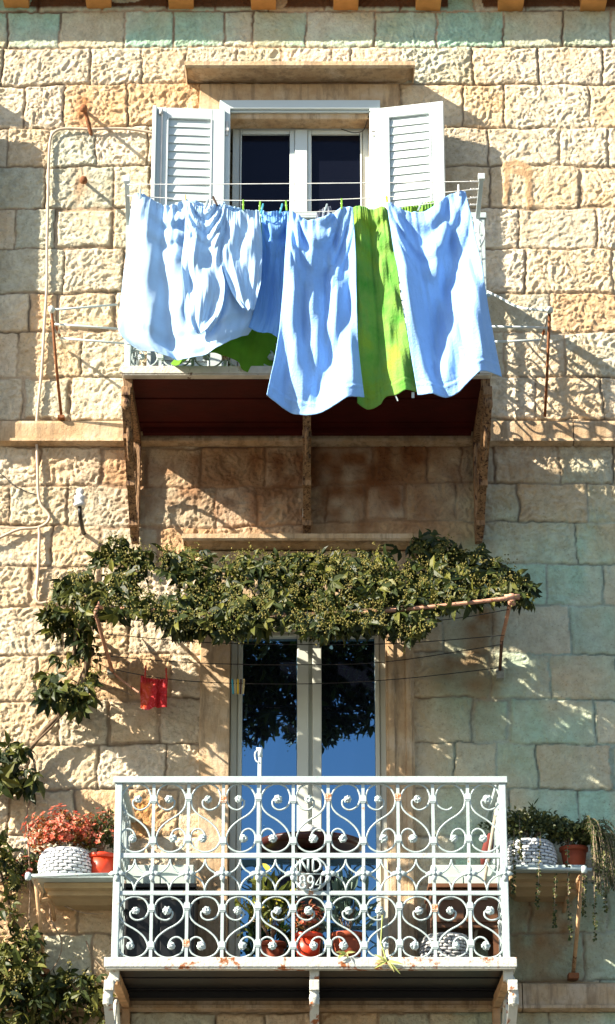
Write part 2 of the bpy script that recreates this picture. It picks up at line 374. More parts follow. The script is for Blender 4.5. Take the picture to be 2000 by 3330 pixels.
# rust wash under iron fixings, warm wash under the ledges, upper balcony's shade painted red-brown
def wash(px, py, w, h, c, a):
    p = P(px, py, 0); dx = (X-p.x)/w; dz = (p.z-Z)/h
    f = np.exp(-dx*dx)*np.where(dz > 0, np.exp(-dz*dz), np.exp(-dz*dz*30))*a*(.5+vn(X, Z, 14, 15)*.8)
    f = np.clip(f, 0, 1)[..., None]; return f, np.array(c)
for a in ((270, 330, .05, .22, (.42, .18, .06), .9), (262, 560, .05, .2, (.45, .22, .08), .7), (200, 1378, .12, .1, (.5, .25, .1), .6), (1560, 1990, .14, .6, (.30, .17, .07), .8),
          (1500, 2150, .2, .35, (.26, .16, .08), .7), (470, 2620, .08, .3, (.55, .26, .08), .8), (1840, 3200, .2, .1, (.5, .27, .1), .5), (720, 1500, .9, .5, (.28, .14, .065), .8), (1200, 1460, .85, .75, (.22, .095, .04), 1.0),  # last two: shade below the upper balcony painted as red-brown
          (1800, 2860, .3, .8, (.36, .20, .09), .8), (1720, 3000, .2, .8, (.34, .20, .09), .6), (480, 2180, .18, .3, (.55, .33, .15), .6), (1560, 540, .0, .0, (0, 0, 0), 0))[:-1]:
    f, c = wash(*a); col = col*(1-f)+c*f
# old mortar outline of a vanished fixture
for (x0, y0, x1, y1) in ((1650, 540, 1645, 660), (1650, 545, 1680, 530), (1680, 530, 1715, 545), (1718, 545, 1722, 670), (1660, 560, 1715, 560)):
    a = P(x0, y0, 0); b = P(x1, y1, 0); dx, dz = b.x-a.x, b.z-a.z; L2 = dx*dx+dz*dz
    t = np.clip(((X-a.x)*dx+(Z-a.z)*dz)/L2, 0, 1); d = np.hypot(X-a.x-t*dx, Z-a.z-t*dz)+(vn(X, Z, 20, 16)-.5)*.02
    f = np.clip((.026-d)/.008, 0, 1); hgt = hgt*(1-f)+.012*f*(.7+.6*vn(X, Z, 30, 3))+0*f; col = col*(1-f[..., None])+np.array((.50, .34, .20))*f[..., None]
Yh = -hgt
nz, nx = X.shape
co_ = np.stack([X, Yh, Z], -1).reshape(-1, 3).astype(np.float32)
idx = np.arange(nz*nx).reshape(nz, nx)
fq = np.stack([idx[:-1, :-1], idx[:-1, 1:], idx[1:, 1:], idx[1:, :-1]], -1).reshape(-1, 4).astype(np.int32)
me = bpy.data.meshes.new('wall'); me.vertices.add(len(co_)); me.vertices.foreach_set('co', co_.ravel())
me.loops.add(fq.size); me.loops.foreach_set('vertex_index', fq.ravel())
me.polygons.add(len(fq)); me.polygons.foreach_set('loop_start', np.arange(0, fq.size, 4, dtype=np.int32)); me.polygons.foreach_set('loop_total', np.full(len(fq), 4, np.int32))
me.update(calc_edges=True)
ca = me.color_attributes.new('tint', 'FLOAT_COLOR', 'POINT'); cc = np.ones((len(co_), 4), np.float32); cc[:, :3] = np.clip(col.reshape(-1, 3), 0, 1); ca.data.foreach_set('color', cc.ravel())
me.polygons.foreach_set('use_smooth', np.ones(len(fq), bool))
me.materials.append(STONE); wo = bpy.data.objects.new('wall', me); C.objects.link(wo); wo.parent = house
# body of the house behind the facade
b = MB(); b.box(-7, 7, .36, 8, 0, zb[0]-.01); obj('rear_walls', b, DRESSED, house)

def zof(py, D=0): return P(1000, py, D).z
def xof(px, py, D=0): return P(px, py, D).x
# string courses
for k, (y0, y1, xj) in enumerate(((1368, 1450, (1860,)), (3195, 3290, (1695, 330)))):
    z0 = zof(y0, .03); z1 = zof(y1, .02); h = z0-z1
    cuts = sorted([-7]+[xof(x, y0) for x in xj]+[xof(-60, y0), 7])
    mb = MB()
    for a, c in zip(cuts, cuts[1:]):
        mb.mitre(a+.003, c-.003, [(.02, z0), (.052, z0-.012), (.060, z0-.03), (.058, z1+.034), (.072, z1+.030), (.074, z1+.012), (.02, z1)], k=0, y0=0)
    obj('string_course', mb, DRESSED, house)
def cornice(x0, x1, yt, yb, D, off=0.0, mat_=DRESSED):
    mb = MB(); zt = zof(yt, D); zbm = zof(yb, .04); d = D*K; h = zt-zbm
    a = xof(x0, yt, D)+d*.5+off; c = xof(x1, yt, D)-d*.5+off
    prof = [(d, zt), (d, zt-.028), (d*.93, zt-.04), (d*.88, zt-h*.30), (d*.74, zt-h*.48), (d*.66, zt-h*.62), (d*.62, zt-h*.64), (d*.55, zt-h*.80), (d*.36, zt-h*.97), (d*.30, zbm)]
    mb.mitre(a, c, prof, k=.5); obj('window_cornice', mb, mat_, house, recalc=True)
def upper_window(off, full=True):
    X_ = lambda px, py, D=0: xof(px, py, D)+off
    cornice(600, 1350, 199, 262, .26, off)
    mb = MB(); mb.box(X_(650, 300), X_(1296, 300), -.035, .10, zof(395), zof(272, .04)); bevel(obj('lintel', mb, DRESSED, house), .006)
    mb = MB()
    for a, c in ((652, 738), (1204, 1294)): mb.box(X_(a, 700), X_(c, 700), -.033, .36, zof(1395), zof(397))
    obj('door_jamb', mb, DRESSED, house)
    # reveal head (brown, flaking)
    mb = MB(); mb.box(X_(736, 400), X_(1207, 400), .105, .34, zof(385), zof(372)); obj('lintel_soffit', mb, mat('flaking_brown_plaster', (.22, .11, .06), .85, .3, 6, .2, 0, .5, 30, dirt=(.05, .03, .02), dirt_amt=.06, dscale=6, stretch=(1, 1, 4)), house)
    w = MB()                                             # outer white frame
    zt = zof(328, .07); x0, x1 = X_(713, 500, .07), X_(1238, 500, .07); zb_ = zof(1392)
    w.box(x0, x1, -.075, -.036, zt-.062, zt); w.box(x0, x0+.068, -.078, -.036, zb_, zt-.062); w.box(x1-.068, x1, -.078, -.036, zb_, zt-.062)
    w.box(x0+.069, x1-.069, -.055, -.037, zt-.078, zt-.063)
    fr = bevel(obj('window', w, PVC, house), .004)
    # inner casements
    s = MB(); Dg = -.13
    def xx(px): return P(px, 600, Dg).x+off
    zt2 = zof(418, Dg); y = K*.13
    s.box(xx(756), xx(778), y-.01, y+.05, zb_, zt2); s.box(xx(1180), xx(1202), y-.01, y+.05, zb_, zt2); s.box(xx(779), xx(1179), y-.01, y+.05, zt2-.02, zt2)
    obj('frame', s, PVC, fr)
    for (a, c) in ((780, 958), (1001, 1178)):
        s = MB(); g0, g1 = (785, 942) if a < 900 else (1013, 1172)
        zg = zof(440, Dg)
        s.box(xx(a), xx(g0)+.0, y-.022, y+.03, zb_, zt2-.024); s.box(xx(g1), xx(c), y-.022, y+.03, zb_, zt2-.024)
        s.box(xx(g0)+.001, xx(g1)-.001, y-.020, y+.03, zg, zt2-.024); s.box(xx(g0)+.001, xx(g1)-.001, y-.020, y+.03, zb_, zb_+.5)
        sh = bevel(obj('sash', s, PVC, fr), .004)
        p = MB(); p.box(xx(g0), xx(g1), y+.004, y+.012, zb_+.49, zg+.01); obj('pane', p, GLASSW, fr)
    s = MB(); s.box(xx(959), xx(1000), y-.035, y+.03, zb_, zt2-.024); bevel(obj('meeting_stile', s, PVC, fr), .005)
    # hinges
    for px, py in ((738, 418), (1216, 420)):
        m_ = MB(); p = P(px, py, .09); p.x += off; m_.box(p.x-.009, p.x+.009, p.y-.008, p.y+.006, p.z-.05, p.z+.05); m_.box(p.x-.014, p.x+.014, p.y-.013, p.y+.002, p.z-.022, p.z)
        bevel(obj('hinge', m_, mat('hinge_metal', (.62, .6, .56), .4), fr), .003)
    # shutters: leaves folded back, standing a little off the wall
    for side in (-1, 1):
        if side < 0: hx, fx = 728, 496; 
        else: hx, fx = 1226, 1450
        Dh, Df = .09, (.125 if side < 0 else .20)
        ph = P(hx, 700, Dh); pf = P(fx, 700, Df); ph.x += off; pf.x += off
        ax = (pf-ph); ax.z = 0; wd_ = ax.length; ax.normalize(); nn = Vector((0, -1, 0)); nn = (nn-ax*nn.dot(ax)).normalized()
        zt3 = zof(347 if side < 0 else 344, .15); zlo = zof(1385, 0)
        up = Vector((0, 0, 1))
        def bx(mb, a0, a1, z0, z1, d0, d1):
            c = ph+ax*((a0+a1)/2)+nn*((d0+d1)/2); c.z = (z0+z1)/2
            mb.obox(c, ax*((a1-a0)/2), nn*((d1-d0)/2), up*((z1-z0)/2))
        f_ = MB(); st = .078
        bx(f_, 0, st, zlo, zt3, -.02, .02); bx(f_, wd_-st, wd_, zlo, zt3, -.02, .02); bx(f_, st, wd_-st, zt3-.075, zt3, -.0195, .0195); bx(f_, st, wd_-st, zlo, zlo+.1, -.0195, .0195)
        mid = (zt3+zlo)/2-.1; bx(f_, st, wd_-st, mid-.04, mid+.04, -.0195, .0195)
        bx(f_, st, st+.012, zlo+.1, zt3-.075, -.021, .024); bx(f_, wd_-st-.012, wd_-st, zlo+.1, zt3-.075, -.021, .024)
        if side < 0: bx(f_, wd_-.012, wd_+.014, zlo, zt3-.004, .021, .05)
        shu = bevel(obj('shutter', f_, PVC, house), .004)
        l_ = MB(); z = zlo+.11
        pitch = u(31)
        while z < zt3-.09:
            if abs(z+.02-mid) > .05:
                c = ph+ax*(wd_/2); c.z = z+.02
                sl = (up*.985+nn*-.17).normalized()*(pitch*.52); th = (nn*.985+up*.17).normalized()*.0035
                l_.obox(c, ax*(wd_/2-st-.013), sl, th)
            z += pitch
        bx(l_, st+.012, wd_-st-.012, zlo+.1, zt3-.075, -.019, -.015)
        obj('louvres', l_, PVC, shu)
        if side < 0:
            k_ = MB(); c = ph+ax*(wd_-.045)+nn*.028; k_.tube([(c.x, c.y, zt3-.03), (c.x, c.y, zlo+.1)], .006, 8); k_.box(c.x-.018, c.x+.006, c.y-.015, c.y+.004, zt3-.06, zt3-.02); obj('bolt_rod', k_, mat('hinge_metal', (.62, .6, .56), .4), shu, True)
    # loose black cable at the top corner
    if full:
        k_ = MB(); k_.tube(cr([P(1203, 362, .09), P(1192, 400, .0), P(1180, 425, -.05), P(1150, 431, -.06), P(1110, 420, -.1)], 6), .003, 5); obj('cable', k_, WIRE, fr)
upper_window(0.0); upper_window(-WOFF, False)

# ---- balcony door below
cornice(592, 1398, 1735, 1790, .20)
mb = MB(); z0, z1 = zof(3222), zof(2032)
for a, c in ((646, 744), (1258, 1350)):
    xa, xc = xof(a, 2500, .06), xof(c, 2500, .06)
    mb.box(xa, xc, -.05, .30, z0, z1)
    mb.box(xa+.012, xa+.05, -.062, -.051, z0, z1-.03) if a > 1000 else None
    mb.box(xc-.05, xc-.015, -.062, -.051, z0, z1-.03) if a > 1000 else None
bevel(obj('door_jamb', mb, DRESSED, house), .008)
mb = MB(); mb.box(xof(640, 1950, .06), xof(1352, 1950, .06), -.05, .30, z1+.002, zof(1800)); bevel(obj('lintel', mb, DRESSED, house), .008)
Dg = -.10; y = -K*Dg
def xx(px, py=2550): return P(px, py, Dg).x
zl = zof(3222, 0); w = MB(); zt = zof(2040, Dg)
w.box(xx(748), xx(770), y-.03, y+.05, zl, zt); w.box(xx(1238), xx(1262), y-.03, y+.05, zl, zt); w.box(xx(771), xx(1237), y-.03, y+.05, zt-.05, zt)
dr = bevel(obj('balcony_door', w, CREAM, house), .004)
for a, g0, g1, c in ((771, 786, 966, 1004), (1016, 1046, 1222, 1237)):
    s = MB(); zg = zof(2066, Dg)
    ztt = zt-.052
    s.box(xx(a), xx(g0), y-.04, y+.03, zl, ztt); s.box(xx(g1), xx(c), y-.04, y+.03, zl, ztt); s.box(xx(g0)+.001, xx(g1)-.001, y-.038, y+.03, zg-.02, ztt)
    s.box(xx(g0)+.001, xx(g1)-.001, y-.038, y+.03, zl, zl+.16)
    bevel(obj('sash', s, CREAM, dr), .005)
    p = MB(); a0, a1 = xx(g0), xx(g1); tl = .03 if a > 1000 else 0.012
    p.add([(a0, y+tl*.2, zl+.15), (a1, y+.018-tl*.2, zl+.15), (a1, y+.010, zg), (a0, y+.012, zg)], [(0, 1, 2, 3)]); obj('pane', p, GLASSD, dr)
s = MB(); s.box(xx(1004)+.001, xx(1016)-.001, y-.012, y+.03, zl, zt-.052); obj('meeting_stile', s, CREAM, dr)
s = MB(); s.box(xof(640, 3235), xof(1355, 3235), -.10, .34, zof(3240), zof(3222)); obj('threshold', s, DRESSED, house)

# ---- eave: ochre rafter ends and roof edge
ev = MB(); ztop = zof(-75, .26)
ev.box(-7, 7, -.245, .2, ztop, ztop+.05)
roof = obj('roof', ev, EAVE, house)
k = MB()
k.add([(-7, -.26, ztop+.055), (7, -.26, ztop+.055), (7, 4, ztop+1.9), (-7, 4, ztop+1.9), (-7, -.26, ztop+.075), (7, -.26, ztop+.075), (7, 4, ztop+1.92), (-7, 4, ztop+1.92)],
      [(0, 1, 2, 3), (4, 7, 6, 5), (0, 4, 5, 1), (1, 5, 6, 2), (2, 6, 7, 3), (3, 7, 4, 0)]); k.add([(-7, 4, ztop+1.9), (7, 4, ztop+1.9), (7, 8.3, ztop+.05), (-7, 8.3, ztop+.05), (-7, 4, ztop+1.92), (7, 4, ztop+1.92), (7, 8.3, ztop+.07), (-7, 8.3, ztop+.07)],
      [(0, 1, 2, 3), (4, 7, 6, 5), (0, 4, 5, 1), (1, 5, 6, 2), (2, 6, 7, 3), (3, 7, 4, 0)]); obj('roof_covering', k, TERRA, roof)
for i in range(-5, 13):
    px = 44+i*270.5; D = .20
    a = xof(px-41, 20, D); c = xof(px+41, 20, D); r_ = MB(); zbt = zof(-20+max(0, i)*1.5, D)
    r_.box(a, c, -K*D, .25, zbt, ztop-.002); bevel(obj('rafter_end', r_, EAVE, roof), .006)
# ================================================================ balconies
def Pz(px, z, D):
    """point with the x of photograph column px at height z and distance D"""
    # invert for the row
    lo, hi = -2000.0, 6000.0
    for _ in range(40):
        m = (lo+hi)/2
        if P(1000, m, D).z > z: lo = m
        else: hi = m
    return P(px, lo, D)
SC = [(.54,.24),(.41,.25),(.42,.33),(.56,.385),(.73,.375),(.88,.31),(.94,.2),(.85,.075),(.67,.015),(.45,.005),(.2,.07),(.06,.20),(.08,.33),(.20,.42),(.35,.48),(.52,.53),(.68,.59),(.83,.67),(.92,.77),(.93,.85),(.82,.94),(.62,.995),(.38,.995),(.15,.93),(.06,.83),(.09,.72),(.24,.665),(.40,.69),(.48,.76),(.44,.81)]
ros = bmesh.new(); bmesh.ops.create_icosphere(ros, subdivisions=3, radius=.021)
for v in ros.verts:
    n_ = v.co.normalized(); a = math.atan2(n_.z, n_.x); k = math.sin(5*a+2*n_.y*6)*math.cos(n_.y*7+1)
    v.co *= 1+.24*k
ROSM = bpy.data.meshes.new('rosette'); ros.to_mesh(ROSM); ROSM.materials.append(PAINT); ROSM.polygons.foreach_set('use_smooth', [False]*len(ROSM.polygons))
flo = MB()
for a in range(4):
    t = a*math.pi/2; r_ = .021; c = Vector((math.cos(t)*r_, 0, math.sin(t)*r_)); ax = Vector((math.cos(t), 0, math.sin(t))); s_ = Vector((-math.sin(t), 0, math.cos(t)))
    for d, h in ((0, .015), ):
        flo.tube([c-ax*.022+Vector((0, -.004, 0)), c-ax*.006+Vector((0, -.012, 0)), c+ax*.008+Vector((0, -.010, 0)), c+ax*.022], [.006, .016, .014, .003], 8, .007)
flo.lathe((0, 0, 0), [(0.001, -.01), (.009, -.008), (.012, 0), (.009, .008), (0.001, .01)], 8); flo.v = [(x, y-(.014 if i >= len(flo.v)-40 else 0), z) for i, (x, y, z) in enumerate(flo.v)]
FLOM = None
def make_leaf_flower():
    global FLOM
    o = obj('medallion', flo, PAINT, None, True); FLOM = o.data; bpy.data.objects.remove(o); TMP.pop()
make_leaf_flower()
COLM = [None, None]
def COLR():
    if COLM[1] is None: COLM[1] = COLM[0].copy(); COLM[1].materials[0] = mat('rusted_joint', (.55, .42, .32), .8, .3, 20, .3, 0, .5, 60, dirt=(.40, .14, .04), dirt_amt=.1, dscale=30)
    return COLM[1]
def inst(name, mesh, loc, parent, rot=(0, 0, 0), sc=1):
    o = bpy.data.objects.new(name, mesh); C.objects.link(o); o.parent = parent; o.location = Vector(loc)-wloc(parent); o.rotation_euler = rot; o.scale = (sc, sc, sc); return o
def collar(mb, c, w=.017, h=.014, d=.014):
    mb.box(c[0]-w, c[0]+w, c[1]-d, c[1]+d, c[2]-h, c[2]+h)
    mb.box(c[0]-w*.8, c[0]+w*.8, c[1]-d*.8, c[1]+d*.8, c[2]-h*1.5, c[2]-h-.0005); mb.box(c[0]-w*.8, c[0]+w*.8, c[1]-d*.8, c[1]+d*.8, c[2]+h+.0005, c[2]+h*1.5)
def scroll_pts(fx, x0, z0, x1, z1, flip, yo=0):
    out = []
    for a, b in SC:
        if flip: a = 1-a
        out.append(fx(x0+(x1-x0)*a, z0+(z1-z0)*b))
    return cr(out, 4)
def railing(th, x0, x1, ybeam, D, nb_, zs, full=True, broken=None, sides=True, plaque=None, side_mat=None):
    """th: balcony thing; zs = heights (handrail top, top panel top, mid1, mid2, bottom)"""
    Y = -K*D; zh, zt, zm1, zm2, zb0 = zs
    wdt = (x1-x0)/nb_
    def front(s, z): return Vector((s, Y, z))
    def side(xc):
        return lambda s, z: Vector((xc, s, z))
    runs = [('f', front, x0, x1, nb_)]
    ns = 7
    if sides: runs += [('s', side(x0), Y, -.02, ns), ('s', side(x1), Y, -.02, ns)]
    for kind, fx, a, c, n in runs:
        w_ = (c-a)/n; r = MB(); e = .03 if kind == 'f' else 0
        yy = (lambda s, z0, z1, t, m=None: None)
        def rail(z0, z1, t, over=0.0, m=PAINT, nm='rail'):
            mb = MB(); p = fx(a-over, z0); q_ = fx(c+over, z1)
            if kind == 'f': mb.box(p.x, q_.x, Y-t, Y+t, z0, z1)
            else: mb.box(p.x-t, p.x+t, Y+t+.001, -.012, z0, z1)
            return bevel(obj(nm, mb, m, th), .003)
        rail(zh-.036, zh, .028, .028 if kind == 'f' else 0, nm='handrail')
        rail(zm1-.014, zm1+.014, .010); rail(zm2-.012, zm2+.012, .010)
        bars = MB(); arcs = MB()
        for i in range(1, n):
            p = fx(a+w_*i, 0); bars.box(p.x-.0085, p.x+.0085, p.y-.0085, p.y+.0085, zb0, zh-.037)
        obj('baluster', bars, PAINT, th) if kind != 'f' else [obj('baluster', (lambda m: (m.box(x0+wdt*i-.0085, x0+wdt*i+.0085, Y-.0085, Y+.0085, zb0, zh-.037), m)[1])(MB()), PAINT, th) for i in range(1, n)]
        for i in range(n):
            fl = bool(i % 2)
            for (p0, p1) in ((zt, zm1+.017), (zm2-.014, zb0)):
                s0, s1 = a+w_*i, a+w_*(i+1); m = .0085 if n > 0 else 0
                sg = 1 if s1 > s0 else -1
                top = p0-.004; bt = p1+.004
                pts = scroll_pts(fx, s0+.004*sg, top, s1-.004*sg, bt, fl)
                if broken and kind == 'f' and i == broken and p0 == zt: pts = pts[9:]
                if kind == 'f':
                    mb = MB(); mb.tube(pts, .0054, 6); so_ = obj('scroll', mb, PAINT, th, True)
                    for (ra, rb) in ((.56, .235), (.42, .81)):
                        if broken and i == broken and p0 == zt and rb < .5: continue
                        q_ = fx(s0+(s1-s0)*((1-ra) if fl else ra), top+(bt-top)*rb)
                        inst('rosette', ROSM, (q_.x, q_.y-.008, q_.z), th, (random.uniform(0, 3), random.uniform(0, 3), random.uniform(0, 3)), random.uniform(.92, 1.1))
                else:
                    arcs.tube(pts, .0060, 5)
                    for (ra, rb) in ((.56, .235), (.42, .81)):
                        q_ = fx(s0+(s1-s0)*((1-ra) if fl else ra), top+(bt-top)*rb); arcs.lathe(q_, [(.002, -.02), (.016, -.012), (.021, 0), (.016, .012), (.002, .02)], 7)
            # middle band arcs
            if plaque is not None and kind == 'f' and i == plaque: continue
            zmc = (zm1+zm2)/2; sm = a+w_*(i+.5)
            band = MB()
            for zz in (zm1-.017, zm2+.014):
                for sgn in (-1, 1):
                    pts = []
                    for t in range(9):
                        an = t/8*math.pi/2
                        pts.append(fx(sm+sgn*abs(w_)/2*(1-math.cos(an)), zz+(zmc-zz)*math.sin(an)))
                    (band if kind == 'f' else arcs).tube(pts, .0053, 5)
            if kind == 'f': obj('arc_band', band, PAINT, th, True)
        if kind == 's': obj('side_panel', arcs, PAINT, th, True)
        else:
            for i in range(0, n+1):
                inst('medallion', FLOM, (a+w_*i, Y-.012, (zm1+zm2)/2), th)
            for i in range(1, n):
                for (p0, p1) in ((zt, zm1), (zm2, zb0)):
                    hh = p1-p0; odd = i % 2
                    for fr_ in (.20, .77):
                        col_ = MB(); collar(col_, (0, 0, 0)) if COLM[0] is None else None
                        if COLM[0] is None: o_ = obj('collar', col_, PAINT, None); COLM[0] = o_.data; bpy.data.objects.remove(o_); TMP.pop()
                        inst('collar', COLM[0] if random.random() > .2 else COLR(), (a+w_*i, Y, p0+hh*(fr_+(.03 if odd else 0))), th)
    for xc in (x0, x1):
        mb = MB(); mb.box(xc-.019, xc+.019, Y-.019, Y+.019, zb0, zh-.037); bevel(obj('corner_post', mb, PAINT, th), .004)
def bracket(th, xc, zf, D, zw, lean, kind_mat, sidew=.06, arm=None):
    """wrought bracket: arm under the slab, plate on the wall, curved strut, scroll ornament"""
    Yf = -K*D; h = zf-zw
    mb = MB(); mb.box(xc-.022, xc+.022, Yf+.06, -.02, zf-.062, zf-.004); mb.box(xc-.022, xc+.022, -.085, -.025, zw, zf-.063)
    bevel(obj('bracket_arm', mb, arm or OLDWOOD, th), .004)
    st = MB(); x2 = xc+lean
    pts = cr([(xc+lean*.2, Yf+.02, zf-.02), (x2, Yf+.0, zf-.09), (x2, Yf+.06, zf-h*.25), (xc+lean*.6, Yf*.62, zf-h*.55), (xc+lean*.3, Yf*.25, zf-h*.85), (xc+lean*.2, -.09, zw+.02)], 6)
    st.bar(pts, sidew*.75, .014, Vector((0, -1, .3)))
    so_ = obj('bracket_strut', st, kind_mat, th)
    o = MB()
    for i in range(0, len(pts)-4, 5): o.box(pts[i].x-.026, pts[i].x+.026, pts[i].y-.022, pts[i].y+.022, pts[i].z-.028, pts[i].z+.028)
    # S scroll between the arm and the strut, in the plane at right angles to the wall
    sc = []
    for a, b in SC: sc.append((xc+lean*.3, Yf*.85+(-Yf*.72)*b, zf-.07-h*.42*(a)-b*h*.18))
    o.tube(cr(sc, 3), .012, 6)
    o.lathe((x2, Yf+.01, zf-.135), [(.004, -.05), (.02, -.035), (.03, -.005), (.022, .015), (.028, .03), (.01, .045)], 10)
    bevel(obj('bracket_ornament', o, kind_mat, th), .004)
def balcony(name, label, px0, px1, ybt, ybb, D, zs, mats, **kw):
    a, c = xof(px0, (ybt+ybb)/2, D), xof(px1, (ybt+ybb)/2, D); Y = -K*D
    zt, zb0 = zof(ybt, D), zof(ybb, D)
    th = thing(name, label, 'balcony', ((a+c)/2, 0, zb0))
    mb = MB(); e = .02
    mb.box(a-e, c+e, Y-.035, Y-.012, zb0, zt); mb.box(a-e, a-e+.022, Y-.011, -.012, zb0, zt); mb.box(c+e-.022, c+e, Y-.011, -.012, zb0, zt)
    mb.box(a-e+.01, c+e-.01, Y-.030, Y+.03, zb0-.009, zb0-.001)
    bevel(obj('edge_beam', mb, mats[0], th), .004)
    pl = MB(); n = 5; y0, y1 = Y-.008, -.012; w_ = (y1-y0)/n
    for i in range(n): pl.box(a-e+.024, c+e-.024, y0+i*w_+.004, y0+(i+1)*w_-.004, zb0+.006+(i % 2)*.006, zt-.012)
    pl.box(a-e+.026, c+e-.026, y0, y1, zb0+.028, zt-.004)
    bevel(obj('floor_boards', pl, mats[1], th), .003)
    return th, a, c, zt, zb0
# lower balcony
LD = 1.05
lz = [zof(2528, LD), zof(2546, LD), zof(2783, LD), zof(2905, LD), zof(3117, LD)]
lb, lx0, lx1, lzt, lzb = balcony('balcony', 'lower balcony with a white scrolled iron railing around a round monogram', 352, 1668, 3116, 3148, LD, lz, (RUSTPAINT, BLACKBOX))
railing(lb, xof(381, 2830, LD), xof(1640, 2830, LD), 0, LD, 11, lz, plaque=5, broken=9)
cx = xof(1011, 2848, LD); cz = (lz[2]+lz[3])/2-.0; Y = -K*LD-.014; rr_ = (lz[2]-lz[3])/2-.012
mb = MB(); mb.tube([(cx+rr_*math.cos(t/24*2*math.pi), Y, cz+rr_*math.sin(t/24*2*math.pi)) for t in range(25)], .0075, 6)
mb.tube([(cx-rr_-.02, Y, cz), (cx+rr_+.02, Y, cz)], .005, 5)
ring = obj('monogram_ring', mb, PAINT, lb, True)
def glyph(mb, strokes, x, z, w, h):
    for s_ in strokes: mb.tube([(x+a*w, Y-.012, z+b*h) for a, b in s_], .0066, 6)
circ = lambda cx_, cy_, rx, ry, a0=0, a1=360, n=14: [(cx_+rx*math.cos(R(a0+(a1-a0)*i/n)), cy_+ry*math.sin(R(a0+(a1-a0)*i/n))) for i in range(n+1)]
lt = MB()
glyph(lt, [[(0, 0), (0, 1)], [(0, 1), (1, 0)], [(1, 0), (1, 1)]], cx-.056, cz+.012, .042, .064)
glyph(lt, [[(0, 0), (0, 1)], [(0, 1), (.45, 1), (.85, .8), (1, .5), (.85, .2), (.45, 0), (0, 0)]], cx+.012, cz+.012, .042, .064)
glyph(lt, [circ(.5, .76, .38, .24), circ(.5, .26, .5, .26)], cx-.060, cz-.080, .032, .066)
glyph(lt, [circ(.5, .72, .45, .27), [(.95, .72), (.95, .35), (.75, .05), (.3, 0)]], cx-.016, cz-.080, .031, .066)
glyph(lt, [[(.75, 0), (.75, 1), (0, .3), (1.1, .3)]], cx+.026, cz-.080, .033, .066)
obj('letters', lt, PAINT, ring, True)
for px, ln in ((385, -.06), (1022, 0), (1640, .05)):
    bracket(lb, xof(px, 3160, .8), lzb-.012, LD*.97, zof(3700), ln*.6, RUSTPAINT, .065, mat('ochre_iron', (.48, .30, .16), .8, .3, 12, .3, 0, .5, 50, dirt=(.14, .06, .03), dirt_amt=.02, dscale=10))
mb = MB(); mb.box(lx0+.03, lx1-.03, -.17, -.08, zof(3252, .12), lzb+.004); obj('shade_strip', mb, BLACKBOX, lb)  # black strip added to stand in for the shade under the slab
# upper balcony
ut, ub = zof(1197, LD), zof(1222, LD)
dz = lz[0]-lz[4]
uz = [ut+(z-lz[4]) for z in lz]
BR = mat('corroded_edge_paint', (.62, .58, .50), .6, .2, 9, .3, 0, .5, 40, dirt=(.12, .05, .02), dirt_amt=.02, dscale=10)
ubal, ux0, ux1, uzt, uzb = balcony('balcony', 'upper balcony with dark red underside, hung with washing', 408, 1588, 1197, 1222, LD, uz, (BR, REDBOARD))
railing(ubal, xof(420, 1000, LD), xof(1573, 1000, LD), 0, LD, 11, uz)
for px, ln in ((428, -.012), (998, 0), (1568, .012)):
    bracket(ubal, xof(px, 1300, .7), uzb-.012, LD*.97, zof(1775), ln, OLDWOOD, .062)
mb = MB(); mb.box(ux0+.05, ux1-.05, -.13, -.08, zof(1412, .12), uzb+.004); obj('shade_strip', mb, REDBOARD, ubal)  # dark strip added here too, for the shade where slab meets wall
p = P(996, 1678, .12); mb = MB(); mb.box(p.x-.022, p.x+.022, p.y-.03, p.y+.04, p.z-.045, p.z+.04); bevel(obj('bracket_foot', mb, RUSTPAINT, ubal), .004)
# ================================================================ drying rack over the upper railing
rk = thing('drying_rack', 'white fold-out drying rack with pale lines above the upper balcony rail', 'drying rack', P(985, 700, 1.1))
mb = MB(); PR = []
for px_b, px_t, yb, ytp in ((418, 412, 730, 588), (1552, 1566, 720, 580)):
    m_ = MB(); m_.bar([P(px_b, yb, 1.12), P(px_t, ytp, 1.46)], .026, .018, Vector((0, -1, 0))); bevel(obj('arm', m_, PVC, rk), .003)
    m_ = MB(); p = P(px_t, ytp-3, 1.46); m_.box(p.x-.020, p.x+.020, p.y-.014, p.y+.014, p.z-.016, p.z+.022); bevel(obj('arm_cap', m_, PVC, rk), .004)
# folded lower arm and handle at the right end
m_ = MB(); m_.bar([P(1548, 700, 1.14), P(1556, 800, 1.16), P(1562, 950, 1.12)], .03, .02); m_.tube(cr([P(1560, 720, 1.2), P(1572, 735, 1.2), P(1574, 770, 1.2), P(1562, 800, 1.18), P(1556, 770, 1.18), P(1560, 720, 1.2)], 5), .006, 6)
m_.bar([P(1536, 716, 1.12), P(1566, 722, 1.14)], .016, .016); bevel(obj('hinged_bracket', m_, PVC, rk), .003)
m_ = MB(); m_.bar([P(415, 735, 1.14), P(416, 900, 1.14), P(420, 1120, 1.12)], .022, .016); obj('hinged_bracket', m_, PVC, rk)
LINES = [(1.46, 600, 590, 597), (1.38, 636, 614, 652), (1.28, 660, 640, 690), (1.18, 690, 664, 700)]
def line_pt(k, px):
    D, yl, yr, ym = LINES[k]; t = (px-412)/(1560-412); lin = yl+(yr-yl)*t; sag = (ym-(yl+yr)/2); 
    return px, lin+4*t*(1-t)*sag, D
